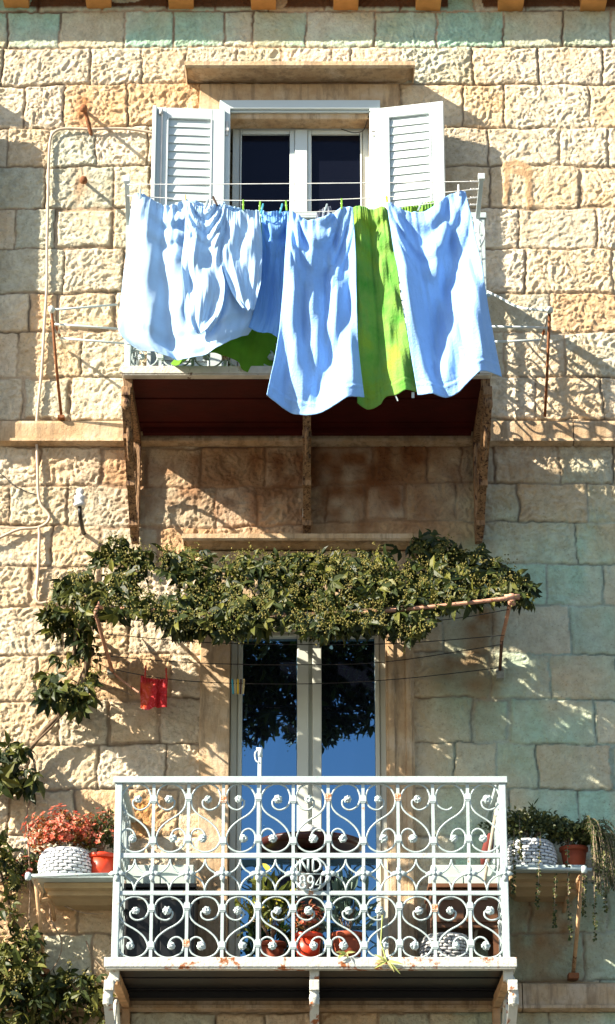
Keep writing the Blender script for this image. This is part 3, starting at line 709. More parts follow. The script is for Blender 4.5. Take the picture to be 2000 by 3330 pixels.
for k in range(4):
    m_ = MB(); m_.tube([P(*line_pt(k, 414+i*(1560-414)/24)) for i in range(25)], .0028, 5)
    m_.tube([P(line_pt(k, 1560)[0]-30+i*2.5, line_pt(k, 1545)[1]+(3 if i % 2 else -3), LINES[k][0]) for i in range(12)], .0028, 4)
    obj('line', m_, WHITEWIRE, rk, True)
# ================================================================ washing
def cloth(name, label, cat, m, L_, R_, T_, B_, D, folds, seed, group=None, nu=110, nv=150, swag=.0, nsw=5, amp=.03, tuck=0, lit_map=None, gain=1.25, low=0):
    """hanging cloth: photo-plane outline curves give width and height, folds give depth; D hanging distance"""
    rnd = random.Random(seed); mb = MB(); ph = [rnd.uniform(0, 6.28) for _ in range(8)]
    DM = None
    if lit_map:
        # light chart: W lit (outward-rising), B shaded (falling back); integrated to shape the folds
        val = {'W': .62, '-': -.05, 'B': -1.0}; rows = [[val[c] for c in r_] for r_ in lit_map]
        Wm = abs(R_[len(R_)//2][0]-L_[len(L_)//2][0])/PPM
        arr = np.zeros((nv+1, nu+1)); us = np.linspace(0, 1, nu+1)
        def ease(r_, x):
            p_ = x*len(r_)-.5; i0 = np.floor(p_).astype(int); f_ = p_-i0; f_ = f_*f_*(3-2*f_); r2 = np.array(r_); return r2[np.clip(i0, 0, len(r_)-1)]*(1-f_)+r2[np.clip(i0+1, 0, len(r_)-1)]*f_
        for j in range(nv+1):
            v = j/nv; p_ = v*(len(rows)-1); i0 = min(int(p_), len(rows)-2); f_ = p_-i0; f_ = f_*f_*(3-2*f_)
            wu = np.clip(us+(vn(us*3+seed, us*0+v*4, 1.5, 3)-.5)*.05, 0, 1)
            g_ = ease(rows[i0], wu)*(1-f_)+ease(rows[i0+1], wu)*f_
            c_ = np.cumsum(g_)*Wm/nu*gain; arr[j] = c_-c_[-1]*us*.85; arr[j] -= arr[j].mean()
        hk = 15 if not low else 28; k_ = np.hanning(2*hk+3)[1:-1]; k_ /= k_.sum(); pad = np.pad(arr, ((hk, hk), (0, 0)), 'edge')
        for i in range(nu+1): arr[:, i] = np.convolve(pad[:, i], k_, 'valid')
        UU, VV = np.meshgrid(us, np.linspace(0, 1, nv+1))
        fine = (vn(UU*9+seed, VV*1.6, 2, 5)-.5)*.008+(vn(UU*5+VV*1.2+seed, VV*3-UU*3, 2.2, 6)-.5)*.009+(1-np.abs(2*vn(UU*5+VV*2, VV*2.2-UU*2, 1.7, 8)-1))*.009+(vn(UU*16+seed, VV*3, 2, 9)-.5)*.004
        fine = fine*min(1, Wm/.36)
        DM = arr*(.35+.65*np.clip(VV*5, 0, 1))+fine+(0 if m in (TOWEL, GREENT) else .002)*np.exp(-VV*12)*np.sin((UU+.12*vn(UU*6+seed, UU*0, 1, 2))*6.283*folds*6)+.005*min(1, Wm/.36)*np.exp(-VV*6)*np.sin((UU+.25*vn(UU*4+seed, UU*0, 1, 4))*6.283*folds*3+seed)*vn(UU*7+seed, UU*0, 1, 6)*2
        arch = 4*UU*(1-UU); nz_ = vn(UU*3+seed, VV*3, 1.3, 11)
        saw = lambda q: np.where(q-np.floor(q) < .68, 1-np.cos(np.pi*(q-np.floor(q))/.68), 1-np.cos(np.pi*(1-q+np.floor(q))/.32))-1
        if swag: DM += .016*saw((VV-.26*arch**.8*swag/.6+nz_*.05)*nsw*1.9)*np.exp(-((VV-.13)/.17)**2)*arch**.6
        if m in (TOWEL, GREENT): DM += .005*np.exp(-((VV-.945)/.007)**2)-.003*np.exp(-((VV-.93)/.006)**2)
        if low: DM += low*saw((VV+nz_*.07)*nsw*1.7)*np.clip((VV-.6)*4, 0, 1)*np.clip((1.02-VV)*6, 0, 1)*arch**.5
    for j in range(nv+1):
        v = j/nv; lx, ly = interp(L_, v); rx, ry = interp(R_, v)
        for i in range(nu+1):
            uu = i/nu; tx, ty = _edge(T_, uu, i, nu, 'T'+name+str(seed)); bx_, by_ = _edge(B_, uu, i, nu, 'B'+name+str(seed))
            cornerx = (1-uu)*(1-v)*L_[0][0]+uu*(1-v)*R_[0][0]+(1-uu)*v*L_[-1][0]+uu*v*R_[-1][0]
            cornery = (1-uu)*(1-v)*L_[0][1]+uu*(1-v)*R_[0][1]+(1-uu)*v*L_[-1][1]+uu*v*R_[-1][1]
            px = (1-uu)*lx+uu*rx+(1-v)*tx+v*bx_-cornerx; py = (1-uu)*ly+uu*ry+(1-v)*ty+v*by_-cornery
            A3 = np.array([uu*2.2+seed]); B3 = np.array([v*2.0])
            wr = (vn(A3, B3, 1.1, 3)[0]-.5)*1.1+(vn(A3, B3, 2.7, 4)[0]-.5)*.35
            w1 = uu+.07*math.sin(2.2*v+ph[0])*math.sin(math.pi*uu)
            tt = folds*w1+wr*.8*(.3+v)+ph[2]
            fr1 = tt-math.floor(tt)
            # skewed folds: long slope one way, short the other
            f = (fr1/.62 if fr1 < .62 else (1-fr1)/.38); f = (1-math.cos(math.pi*f))-1
            env = .30+.70*min(1, v*1.6)
            d = amp*env*f
            t2 = folds*2.7*uu+wr*1.6+ph[6]; d += amp*.20*math.sin(6.283*t2)*(1.0-.7*v)
            d += .008*math.exp(-v*10)*math.sin(2*math.pi*folds*6*uu+ph[7])
            if swag:
                s = v+(abs(2*uu-1)**1.6)*swag*.55-.02
                dec = math.exp(-max(0, v-.12)*2.6)*(4*uu*(1-uu))**.7
                zz = (s+wr*.10)*nsw; q_ = zz-math.floor(zz); q_ = q_/.7 if q_ < .7 else (1-q_)/.3
                d += amp*1.0*dec*(1-math.cos(math.pi*q_)-1)
            d += (vn(A3, B3, 1.6, 5)[0]-.5)*amp*1.1+(vn(A3, B3, 4.5, 6)[0]-.5)*amp*.30+(vn(A3, B3, 9, 7)[0]-.5)*amp*.10
            if DM is not None: d = float(DM[j, i])
            p = P(px, py, D+tuck*v); p.y -= d
            mb.v.append(tuple(p))
    n = nu+1
    for j in range(nv):
        for i in range(nu): a = j*n+i; mb.f.append((a, a+1, a+n+1, a+n))
    o = obj(name, mb, m, None, True, loc=P((L_[0][0]+R_[0][0])/2, (L_[0][1]+R_[0][1])/2, D))
    s_ = o.modifiers.new('thickness', 'SOLIDIFY'); s_.thickness = .004 if m in (TOWEL, GREENT) else .0018; s_.offset = 0
    tag(o, label, cat, group); return o
_EC = {}
def _edge(E, uu, i, n, key):
    k = (key, i)
    if k not in _EC: _EC[k] = interp(E, uu)
    return _EC[k]
G_ = None
cloth('cotton_sheet', 'green cloth hanging lowest at the left, behind the white sheet', 'cloth', GREENC, [(700, 700), (680, 900), (600, 1100), (553, 1168)], [(900, 700), (905, 900), (908, 1100), (906, 1178)],
      [(700, 700), (800, 702), (900, 700)], [(553, 1170), (580, 1190), (640, 1178), (700, 1165), (770, 1175), (792, 1200), (850, 1200), (906, 1180)], 1.13, 4, 3, amp=.03, lit_map=["BWB-","BBWB","WBBB"])
cloth('bed_sheet', 'large thin white sheet sagging in a deep round swag, leftmost on the line', 'bed sheet', SHEET,
      [(432, 636), (418, 760), (396, 920), (383, 1040), (392, 1078), (430, 1110)], [(842, 688), (850, 800), (846, 900), (836, 990), (824, 1040), (805, 1070)],
      [(432, 636), (458, 634), (500, 652), (556, 668), (603, 650), (660, 662), (720, 672), (785, 676), (842, 688)], [(430, 1110), (500, 1145), (570, 1164), (650, 1166), (710, 1146), (760, 1112), (805, 1070)],
      1.40, 5, 21, nu=190, nv=180, swag=.12, nsw=4, amp=.042, low=.008, gain=1.05, lit_map=["W-BBWBWWB-WWBB-W","W-BBWBBBB-WWBB-W","WW-BWWBBB-WWB-BW","WW-BBWWBB-WWB-BW","WWW-BWWB--WWBB-B","-WW-BBWW--W-BB-B","-WW--BWW--W--BBB"])
cloth('pillowcase', 'small white pillowcase crumpled in front of the big sheet, left of the light blue cloth', 'pillowcase', SHEET,
      [(604, 652), (600, 760), (590, 850), (600, 950), (602, 1030), (622, 1068)], [(732, 656), (732, 760), (722, 860), (732, 930), (718, 1020), (684, 1076)],
      [(604, 652), (640, 668), (690, 668), (732, 656)], [(622, 1068), (650, 1082), (684, 1076)], 1.50, 4, 5, nu=90, nv=150, amp=.035, swag=.5, nsw=5, lit_map=["WBWWBW","W-BWWB","WWBBWB","BWWWBW","WWWBWW","WBWWWB"])
cloth('shirt', 'white shirt bunched on the line with a loose hanging sleeve, beside the light blue cloth', 'shirt', SHEET,
      [(722, 668), (716, 780), (722, 860), (752, 950), (790, 1002)], [(842, 682), (852, 780), (850, 900), (838, 960), (826, 1004)],
      [(722, 668), (760, 690), (800, 684), (842, 682)], [(790, 1002), (808, 1012), (826, 1004)], 1.48, 4, 9, nu=90, nv=130, amp=.04, lit_map=["WBW-BW","BWBBWB","WBBWBB","BWBBWB","BWBBB-","WBWWB-"])
cloth('pillowcase', 'light blue pillowcase hanging between the white shirt and the narrow white towel', 'pillowcase', BLUECL,
      [(848, 684), (852, 800), (838, 960), (822, 1030), (808, 1068)], [(938, 684), (940, 800), (930, 960), (916, 1050), (905, 1098)],
      [(848, 684), (880, 690), (912, 688), (938, 684)], [(808, 1068), (840, 1082), (878, 1082), (905, 1098)], 1.34, 2, 12, nu=80, nv=100, swag=.6, nsw=3, amp=.032, lit_map=["WWWWBW","WWBBBW","BWBBBB","BBBWBB","BBBBWB","BBBBBB"])
cloth('grey_top', 'small grey garment pegged behind the narrow white towel', 'garment', GREYC,
      [(1030, 690), (1024, 730), (1018, 780)], [(1076, 672), (1084, 720), (1090, 780)], [(1030, 690), (1050, 678), (1076, 672)], [(1018, 780), (1050, 790), (1090, 780)], 1.2, 3, 6, nu=40, nv=40, amp=.012)
cloth('towel', 'pale green towel mostly hidden behind the widest white towel', 'towel', GREENT,
      [(1300, 678), (1298, 760), (1300, 900)], [(1410, 654), (1420, 760), (1425, 900)], [(1300, 678), (1350, 668), (1410, 654)], [(1300, 900), (1350, 905), (1425, 900)], 1.22, 2, 8, nu=50, nv=60, amp=.015)
cloth('towel', 'white towel hanging lowest, at the middle between the light blue cloth and the green towel', 'towel', TOWEL,
      [(936, 682), (930, 800), (920, 950), (902, 1120), (868, 1290)], [(1148, 674), (1156, 800), (1160, 960), (1166, 1140), (1184, 1298)],
      [(936, 682), (960, 692), (1000, 716), (1050, 712), (1090, 688), (1120, 672), (1148, 674)], [(868, 1290), (930, 1318), (1000, 1342), (1060, 1340), (1120, 1318), (1184, 1298)], 1.47, 3, 31, swag=.75, nsw=4, amp=.048, lit_map=["WWWWWWWWBW-W","W-BWWBBBBW-W","WBBBBBBWBB-W","WWBBWBBWWBBW","WWBBWWBWWB-W","BWWBBWBBWWWB","BBWWBBWWWWWB","BBBWWWWWWWBB"])
gtow = cloth('towel', 'green towel hanging between the two white towels', 'towel', GREENT,
      [(1146, 676), (1150, 800), (1156, 1000), (1160, 1180), (1162, 1314)], [(1262, 684), (1280, 800), (1305, 980), (1330, 1130), (1356, 1278)],
      [(1146, 676), (1180, 674), (1215, 680), (1240, 676), (1262, 684)], [(1162, 1314), (1200, 1326), (1235, 1312), (1255, 1288), (1290, 1290), (1320, 1280), (1356, 1278)], 1.40, 3, 44, swag=.3, nsw=3, amp=.045, lit_map=["WBBWWB","-BBWWB","BBBWBW","-BB-WB","BBBWBW","BB-WWB","B--WWB"])
cloth('towel', 'widest white towel, flaring out at the right end of the line', 'towel', TOWEL,
      [(1258, 662), (1276, 800), (1304, 960), (1330, 1120), (1360, 1276)], [(1514, 626), (1546, 780), (1572, 920), (1600, 1070), (1634, 1212)],
      [(1258, 662), (1275, 664), (1310, 682), (1370, 690), (1420, 668), (1450, 638), (1490, 626), (1514, 626)], [(1360, 1276), (1420, 1286), (1480, 1276), (1530, 1244), (1580, 1218), (1634, 1212)], 1.50, 3, 57, swag=.7, nsw=3.5, amp=.055, lit_map=["W-BWWWWWBWWW","WBB-WWWWBW-W","WBBBWWBBBW-W","WBBBBBBWWW-W","WBBBBWWW-WWB","-BBBWW--WWBB","WBBWWB-WWWBB","WWBB-WWWWBBB"])
# towel labels
for px, py, tl in ((1286, 1292, .012), (1343, 1282, 0)):
    q_ = P(px, py, 1.42); mb = MB(); mb.bar([q_+Vector((0, 0, .012)), q_+Vector((tl, 0, -.022))], .016 if tl == 0 else .008, .002); obj('care_label', mb, PVC, gtow)
# pegs
PEG = {'green': mat('green_peg', (.20, .45, .03), .5), 'yellow': mat('yellow_peg', (.75, .5, .03), .5), 'white': mat('white_peg', (.7, .7, .68), .5), 'blue': mat('blue_peg', (.05, .35, .5), .5),
       'wood': mat('wooden_peg', (.52, .44, .22), .7), 'grey': mat('grey_peg', (.3, .38, .42), .5), 'red': mat('red_peg', (.5, .05, .03), .5), 'brown': mat('dark_peg', (.06, .03, .02), .6)}
def peg(px, py, D, colr, label, tilt=0, L=.062, group='clothes pegs along the upper washing line'):
    p = P(px, py, D); mb = MB()
    for sg in (-1, 1):
        pts = [Vector((0, sg*.009-.0, .032)), Vector((0, sg*.006, .0)), Vector((0, sg*.004, -.030))]
        rot = Matrix.Rotation(R(tilt), 3, 'Y'); mb.bar([p+rot@(q_*(L/.062)) for q_ in pts], .010, .005)
    o = bevel(obj('clothes_peg', mb, PEG[colr], None, loc=p), .0015)
    s_ = MB(); s_.tube([p+Vector((-.007, 0, .004)), p+Vector((.007, 0, .004))], .0045, 6)
    s2 = obj('spring', s_, mat('hinge_metal', (.62, .6, .56), .4), o, True)
    return tag(o, label, 'clothes peg', group)
peg(456, 632, 1.44, 'grey', 'grey peg nearest the left arm of the drying rack'); peg(603, 652, 1.45, 'wood', 'pale wooden peg on the big white sheet'); peg(672, 664, 1.53, 'grey', 'slanting grey peg on the crumpled white pillowcase', 18)
peg(791, 668, 1.50, 'green', 'green peg on the bunched white shirt'); peg(845, 672, 1.44, 'green', 'taller green peg between the shirt and the light blue pillowcase', 4); peg(852, 680, 1.40, 'blue', 'turquoise peg half hidden beside a green peg', 12)
peg(914, 680, 1.39, 'blue', 'slanting turquoise peg on the light blue pillowcase', 14); peg(931, 670, 1.46, 'green', 'olive green peg where light blue cloth meets white towel', -5)
peg(1111, 664, 1.52, 'green', 'green peg on the lowest hanging white towel'); peg(1259, 656, 1.50, 'yellow', 'orange yellow peg where green towel meets white towel', -6)
peg(1491, 618, 1.53, 'white', 'white peg at the top of the widest towel'); peg(1366, 672, 1.25, 'grey', 'dark grey peg on the hidden pale green towel', 25); peg(1058, 680, 1.24, 'grey', 'grey peg above the small grey garment', 20)
peg(700, 655, 1.50, 'brown', 'dark brown peg on the crumpled white pillowcase', -25)
# small care labels of the towels are stitched on: built as tabs hanging from the hem
# ================================================================ iron drying frames beside the upper balcony
fr = thing('iron_drying_frame', 'thin whitish iron drying frame with rusty strut left of the upper balcony', 'drying frame', P(195, 1360, .03))
def tubeobj(name, pts, r, m, th, sm=True, n=7): mb = MB(); mb.tube(pts, r, n); return obj(name, mb, m, th, sm)
tubeobj('rod', [P(160, 1006, .62), P(200, 1006, .62), P(382, 990, .62)], .007, PVC, fr); tubeobj('rod', [P(178, 1054, .42), P(396, 1070, .42)], .007, PVC, fr); tubeobj('rod', [P(196, 1100, .22), P(416, 1118, .22)], .007, PVC, fr)
tubeobj('arm', [P(160, 1000, .62), P(172, 1032, .44), P(196, 1098, .22), P(212, 1132, .02)], .009, RUSTPAINT, fr); tubeobj('strut', [P(168, 1008, .60), P(184, 1200, .30), P(200, 1358, .07)], .009, RUST, fr)
tubeobj('rod', [P(162, 1006, .6), P(178, 1085, .35)], .006, PVC, fr)
mb = MB(); mb.lathe(P(168, 1004, .62)+Vector((0, 0, -.02)), [(.004, -.01), (.018, 0), (.02, .02), (.012, .035), (.003, .04)], 10); obj('end_knob', mb, RUSTPAINT, fr, True)
p = P(200, 1362, .06); mb = MB(); mb.box(p.x-.02, p.x+.02, -.09, -.03, p.z-.006, p.z+.012); obj('foot_plate', mb, RUST, fr)
fr2 = thing('iron_drying_frame', 'iron drying frame with bent top rod right of the upper balcony', 'drying frame', P(1775, 1360, .03))
tubeobj('rod', cr([P(1572, 942, .1), P(1620, 965, .3), P(1690, 1000, .5), P(1785, 1010, .62)], 5), .008, PVC, fr2); tubeobj('rod', [P(1590, 1062, .42), P(1785, 1066, .42)], .008, PVC, fr2); tubeobj('rod', [P(1606, 1112, .22), P(1760, 1106, .22)], .008, PVC, fr2)
tubeobj('strut', [P(1788, 1006, .62), P(1780, 1200, .30), P(1772, 1355, .07)], .009, RUST, fr2); tubeobj('arm', [P(1787, 1004, .62), P(1772, 1066, .40), P(1760, 1110, .22), P(1752, 1130, .02)], .009, RUSTPAINT, fr2)
mb = MB(); p = P(1788, 1006, .62); mb.lathe(p+Vector((0, 0, -.02)), [(.004, -.01), (.019, 0), (.021, .025), (.012, .035), (.003, .04)], 10); obj('end_knob', mb, RUSTPAINT, fr2, True)
# ================================================================ wall fixings and cables
def hook(px, py, label, L=.5, bend=None):
    p = P(px, py, 0); th = thing('iron_hook', label, 'iron hook', p, None)
    mb = MB(); t = P(px, py-3, L); mb.tube([p+Vector((0, .02, 0)), t], .011, 7); 
    mb.lathe(t+Vector((0, 0, -.02)), [(.004, -.015), (.022, -.005), (.026, .012), (.018, .032), (.004, .04)], 9)
    obj('shank', mb, RUST, th, True)
    if bend: m2 = MB(); m2.tube(cr([t+Vector((0, .01, 0)), P(*bend[0]), P(*bend[1])], 5), [.013]*10+[.006], 7); obj('hanging_bar', m2, RUST, th, True)
hook(272, 352, 'rusty iron hook with a long hanging bar, above the beige cable', .38, ((282, 380, .34), (298, 442, .30)))
hook(272, 585, 'short rusty iron stub on the wall below the beige cable', .30)
ins = thing('insulator', 'white ribbed ceramic insulator on a dark iron pin', 'insulator', P(262, 1670, .12))
t = P(260, 1612, .28)
mb = MB(); mb.lathe(t+Vector((0, 0, -.04)), [(.01, -.03), (.034, -.028), (.037, -.012), (.028, -.002), (.03, .01), (.036, .02), (.034, .035), (.02, .042), (.018, .05), (.026, .06), (.022, .078), (.006, .088)], 18); obj('porcelain', mb, CERAM, ins, True)
mb = MB(); mb.tube([t+Vector((0, 0, -.06)), t+Vector((.004, 0, -.12)), Vector((t.x+.006, -.10, t.z-.15)), Vector((t.x+.008, .02, t.z-.15))], .013, 8); obj('pin', mb, DARK, ins, True)
def cable(pts, r, label, m=CABLE, D=.035, smooth=5, name='cable'):
    mb = MB(); mb.tube(cr([P(x, y, (d[0] if d else D)) for x, y, *d in pts], smooth), r, 8)
    o = obj(name, mb, m, None, True, loc=P(pts[0][0], pts[0][1], D)); tag(o, label, 'cable'); return o
cable([(500, 432), (440, 422), (380, 418), (300, 420), (215, 418), (178, 428), (163, 458), (158, 540), (156, 640), (153, 800), (152, 930), (144, 1060), (136, 1200), (124, 1320), (119, 1400), (122, 1520), (124, 1600), (132, 1640), (152, 1665), (161, 1682), (150, 1702), (120, 1716), (60, 1722), (0, 1748), (-80, 1780)], .009,
      'thick beige cable running down the left side of the wall from the left shutter')
cable([(126, 1716), (128, 1740), (126, 1800), (124, 1860), (118, 1930), (120, 1952), (132, 1962), (152, 1958)], .009, 'short beige cable end below the cable junction, above the vine')
cable([(-80, 1714), (40, 1716), (120, 1714), (150, 1700)], .005, 'thin pale cable running level into the junction from the left edge', CABLE)
cable([(-80, 1520), (0, 1540), (40, 1575), (90, 1600), (126, 1610)], .0025, 'hair-thin dark wire crossing the stones left of the insulator', WIRE, .02)
for i, (px, py) in enumerate(((156, 600), (150, 930), (122, 1500))):
    pass
# ================================================================ plants
def leaf(mb, c, ax, n, L, w, curl=.25):
    ax = ax.normalized(); n = (n-ax*n.dot(ax)); n = n.normalized() if n.length > 1e-4 else Vector((0, -1, 0)); s = ax.cross(n)
    pts = []
    for t in (0, .33, .7, 1): pts.append(c+ax*(L*t)-n*(curl*L*t*t))
    hw = w/2; e = n*(.22*w)
    v = [pts[0], pts[1], pts[2], pts[3], pts[1]+s*hw+e, pts[2]+s*hw*.78+e*.8, pts[1]-s*hw+e, pts[2]-s*hw*.78+e*.8]
    mb.add(v, [(0, 4, 1), (1, 4, 5, 2), (2, 5, 3), (0, 1, 6), (1, 2, 7, 6), (2, 3, 7)])
def compound(mb, c, nrm, L, k=5, rnd=random):
    nrm = nrm.normalized(); a = nrm.orthogonal().normalized(); b = nrm.cross(a); ph = rnd.uniform(0, 6.28)
    for i in range(k):
        t = ph+(i-(k-1)/2)*1.15/(k/5)*.9; d = a*math.cos(t)+b*math.sin(t)+Vector((0, 0, -.45))
        l = L*rnd.uniform(.75, 1.15)*(1 if i == k//2 else .85)
        leaf(mb, c, d, nrm+Vector((rnd.uniform(-.3, .3), rnd.uniform(-.3, .3), rnd.uniform(-.3, .3))), l, l*.46, rnd.uniform(.1, .5))
def inpoly(x, y, poly):
    r = False; n = len(poly)
    for i in range(n):
        x1, y1 = poly[i]; x2, y2 = poly[(i+1) % n]
        if (y1 > y) != (y2 > y) and x < (x2-x1)*(y-y1)/(y2-y1)+x1: r = not r
    return r
def sample(poly, rnd, clump=False):
    xs_ = [p[0] for p in poly]; ys_ = [p[1] for p in poly]
    while True:
        x, y = rnd.uniform(min(xs_), max(xs_)), rnd.uniform(min(ys_), max(ys_))
        if inpoly(x, y, poly) and (not clump or vn(np.array([x/100.0]), np.array([y/62.0]), 1.0, 3)[0] > rnd.uniform(.05, .52)): return x, y
OCT = [(1, 0, 0), (-1, 0, 0), (0, 1, 0), (0, -1, 0), (0, 0, 1), (0, 0, -1)]; OCF = [(0, 2, 4), (2, 1, 4), (1, 3, 4), (3, 0, 4), (2, 0, 5), (1, 2, 5), (3, 1, 5), (0, 3, 5)]
def blob(mb, c, r): mb.add([Vector(o)*r+Vector(c) for o in OCT], OCF)
def vine(name, label, polys, loc, stems, clusters=True, grp=None):
    rnd = random.Random(hash(len(polys))+3); th = thing(name, label, 'vine', loc, grp)
    lv = MB(); bl = MB()
    for poly, n, Dfun, L, nb_ in polys:
        for _ in range(n):
            x, y = sample(poly, rnd, True); D = Dfun(x, y)+rnd.uniform(-.16, .16); c = P(x, y, D)
            nn = Vector((rnd.gauss(-.1, .75), rnd.uniform(-1.2, .15), rnd.gauss(.55, .6)))
            compound(lv, c, nn, L*rnd.choice((.6, .8, 1.0, 1.35))*rnd.uniform(.9, 1.1), rnd.choice((3, 5, 5)), rnd)
        for _ in range(nb_):
            x, y = sample(poly, rnd, True); D = Dfun(x, y)+rnd.uniform(0, .19); c = P(x, y, D)
            d = Vector((rnd.uniform(-1, 1), rnd.uniform(-.8, .2), rnd.uniform(-.3, 1))).normalized()
            for k in range(rnd.randint(7, 15)):
                q_ = c+d*rnd.uniform(0, .055)+Vector((rnd.gauss(0, .014), rnd.gauss(0, .012), rnd.gauss(0, .014))); blob(bl, q_, rnd.uniform(.0035, .006))
    obj('foliage', lv, LEAF, th, False, recalc=False)
    if bl.v: obj('blossom', bl, BERRY, th, False, recalc=False)
    for pts, r in stems:
        mb = MB(); c = cr([P(*p) for p in pts], 5); m = len(c); mb.tube(c, [r*(1-.5*i/m)*(1+.15*math.sin(i*1.7)) for i in range(m)], 7); obj('stem', mb, STEM if r > .008 else TWIG, th, True)
    return th
TOPE = [(250, 1860), (330, 1790), (360, 1745), (405, 1745), (425, 1792), (560, 1788), (620, 1795), (700, 1780), (860, 1784), (930, 1800), (1060, 1808), (1180, 1788), (1330, 1785), (1350, 1750), (1400, 1732), (1450, 1745), (1500, 1785), (1560, 1795), (1620, 1822), (1700, 1868), (1742, 1915), (1735, 1950)]
BOTE = [(1690, 1975), (1640, 1948), (1500, 1965), (1425, 1985), (1400, 2030), (1345, 2062), (1300, 2035), (1200, 2030), (1100, 2045), (1000, 2066), (960, 2030), (900, 2030), (800, 2040), (760, 2066), (720, 2058), (680, 2025), (600, 2035), (520, 2005), (420, 1985), (340, 2000), (280, 2020), (235, 1990), (225, 1900)]
CAN = TOPE+[(x, y+(12 if x < 1440 else 0)) for x, y in BOTE]
def Dcan(x, y): return max(.30, min(1.05, 1.08-.62*(2030-y)/250))
LEFTF = [(150, 1960), (200, 1885), (280, 1850), (340, 1900), (330, 1990), (300, 2040), (285, 2090), (320, 2110), (322, 2190), (300, 2260), (285, 2295), (240, 2315), (205, 2290), (175, 2275), (130, 2275), (122, 2200), (172, 2130), (165, 2060), (140, 2000)]
def Dleft(x, y): return .30 if y > 2000 else .45
vine('climbing_vine', 'dark green climbing vine trained as a canopy over the iron frame above the lower door', [(CAN, 1800, Dcan, .071, 560), ([(560, 1960), (1330, 1950), (1320, 2050), (900, 2040), (560, 2050)], 420, lambda x, y: .25+.5*((x*7.13) % 1), .085, 0), ([(640, 2030), (760, 2040), (740, 2085), (690, 2070)], 14, lambda x, y: .95, .08, 4), ([(1270, 2040), (1370, 2040), (1345, 2085), (1310, 2080)], 18, lambda x, y: .95, .08, 8), (LEFTF, 230, Dleft, .085, 60), ([(0, 2435), (30, 2410), (80, 2420), (95, 2480), (125, 2520), (110, 2560), (85, 2590), (30, 2560), (-40, 2600), (-60, 2440)], 55, lambda x, y: .25, .10, 3)], P(215, 2300, .1),
     [([(285, 2140, .3), (270, 2220, .25), (225, 2290, .16), (150, 2370, .1), (95, 2440, .08), (40, 2500, .08), (-60, 2620, .06)], .019), ([(300, 2120, .25), (235, 2260, .2), (180, 2350, .12), (110, 2420, .12), (60, 2480, .12)], .010),
      ([(240, 2150, .3), (250, 2060, .4), (300, 1980, .6), (420, 1990, .9), (800, 2010, 1.0), (1300, 1975, 1.0), (1640, 1950, 1.0)], .012), ([(110, 2470, .1), (118, 2540, .12), (100, 2600, .12), (88, 2640, .12), (92, 2700, .14), (94, 2780, .16), (96, 2836, .2), (98, 2900, .16), (96, 3000, .1), (110, 3080, .08)], .007),
      ([(300, 2200, .1), (330, 2240, .08), (380, 2240, .06), (430, 2262, .05)], .005)])
LL1 = [(-60, 2690), (5, 2680), (30, 2740), (42, 2800), (90, 2830), (85, 2870), (70, 2900), (50, 2930), (55, 2990), (100, 3010), (130, 3060), (148, 3110), (120, 3150), (100, 3210), (50, 3200), (40, 3260), (-60, 3300)]
LL2 = [(-60, 3230), (60, 3210), (120, 3200), (180, 3150), (215, 3120), (250, 3160), (320, 3170), (338, 3200), (330, 3250), (340, 3400), (-60, 3400)]
vine('climbing_vine', 'dark climbing vine filling the bottom left corner under the flower shelf', [(LL1, 170, lambda x, y: .25, .085, 110), (LL2, 210, lambda x, y: .22, .075, 20)], P(60, 3400, .05),
     [([(150, 3330, .1), (120, 3180, .08), (60, 3050, .08), (20, 2900, .08), (-20, 2750, .08)], .012), ([(165, 2990, .12), (200, 3060, .1), (190, 3120, .08), (150, 3180, .1)], .004), ([(150, 2920, .1), (230, 2955, .15), (280, 2970, .2), (335, 2972, .22)], .0035), ([(280, 3060, .08), (300, 3110, .08), (345, 3160, .1)], .004), ([(165, 2890, .1), (165, 2990, .1), (210, 3060, .1)], .004)])
# ================================================================ iron frame that carries the vine and the lower washing wires
pf = thing('iron_vine_frame', 'rusty iron frame with dark washing wires below the vine canopy', 'iron frame', P(1000, 2190, .03))
tubeobj('front_pipe', cr([P(323, 1975, .93), P(600, 1990, .93), P(900, 1998, .95), P(1200, 1990, 1.0), P(1435, 1970, 1.03), P(1670, 1943, 1.05)], 4), .0115, RUSTPAINT if False else mat('salmon_rust', (.50, .26, .17), .75, .3, 20, .3, 0, .5, 60, dirt=(.25, .08, .03), dirt_amt=.03, dscale=14), pf)
SR = MATS['salmon_rust']
for nm, pts in (('arm', [(1662, 1946, 1.0), (1648, 2010, .78), (1632, 2080, .45)]), ('arm', [(310, 1990, 1.0), (335, 2080, .55), (366, 2186, .06)]), ('arm', [(1662, 1946, 1.0), (1635, 1918, .5), (1600, 1890, .02)]), ('arm', [(310, 1990, 1.0), (340, 1930, .5), (370, 1890, .02)])):
    tubeobj(nm, [P(*p) for p in pts], .011, SR, pf)
tubeobj('arm_tail', [P(1632, 2080, .45), P(1626, 2178, .10)], .010, mat('rust_dark', (.10, .05, .03), .8, .3), pf)
tubeobj('stay', [P(366, 2186, .06), P(400, 2215, .2), P(452, 2252, .38)], .006, SR, pf)
mb = MB(); p = P(1664, 1944, 1.0); mb.lathe(p+Vector((0, 0, -.03)), [(.006, -.02), (.021, -.01), (.023, .01), (.018, .02), (.022, .04), (.014, .052), (.004, .055)], 10); obj('end_knob', mb, SR, pf, True)
mb = MB(); mb.tube([p+Vector((-.04, 0, .003)), p+Vector((.045, 0, .006))], .016, 8); obj('pipe_clamp', mb, SR, pf, True)
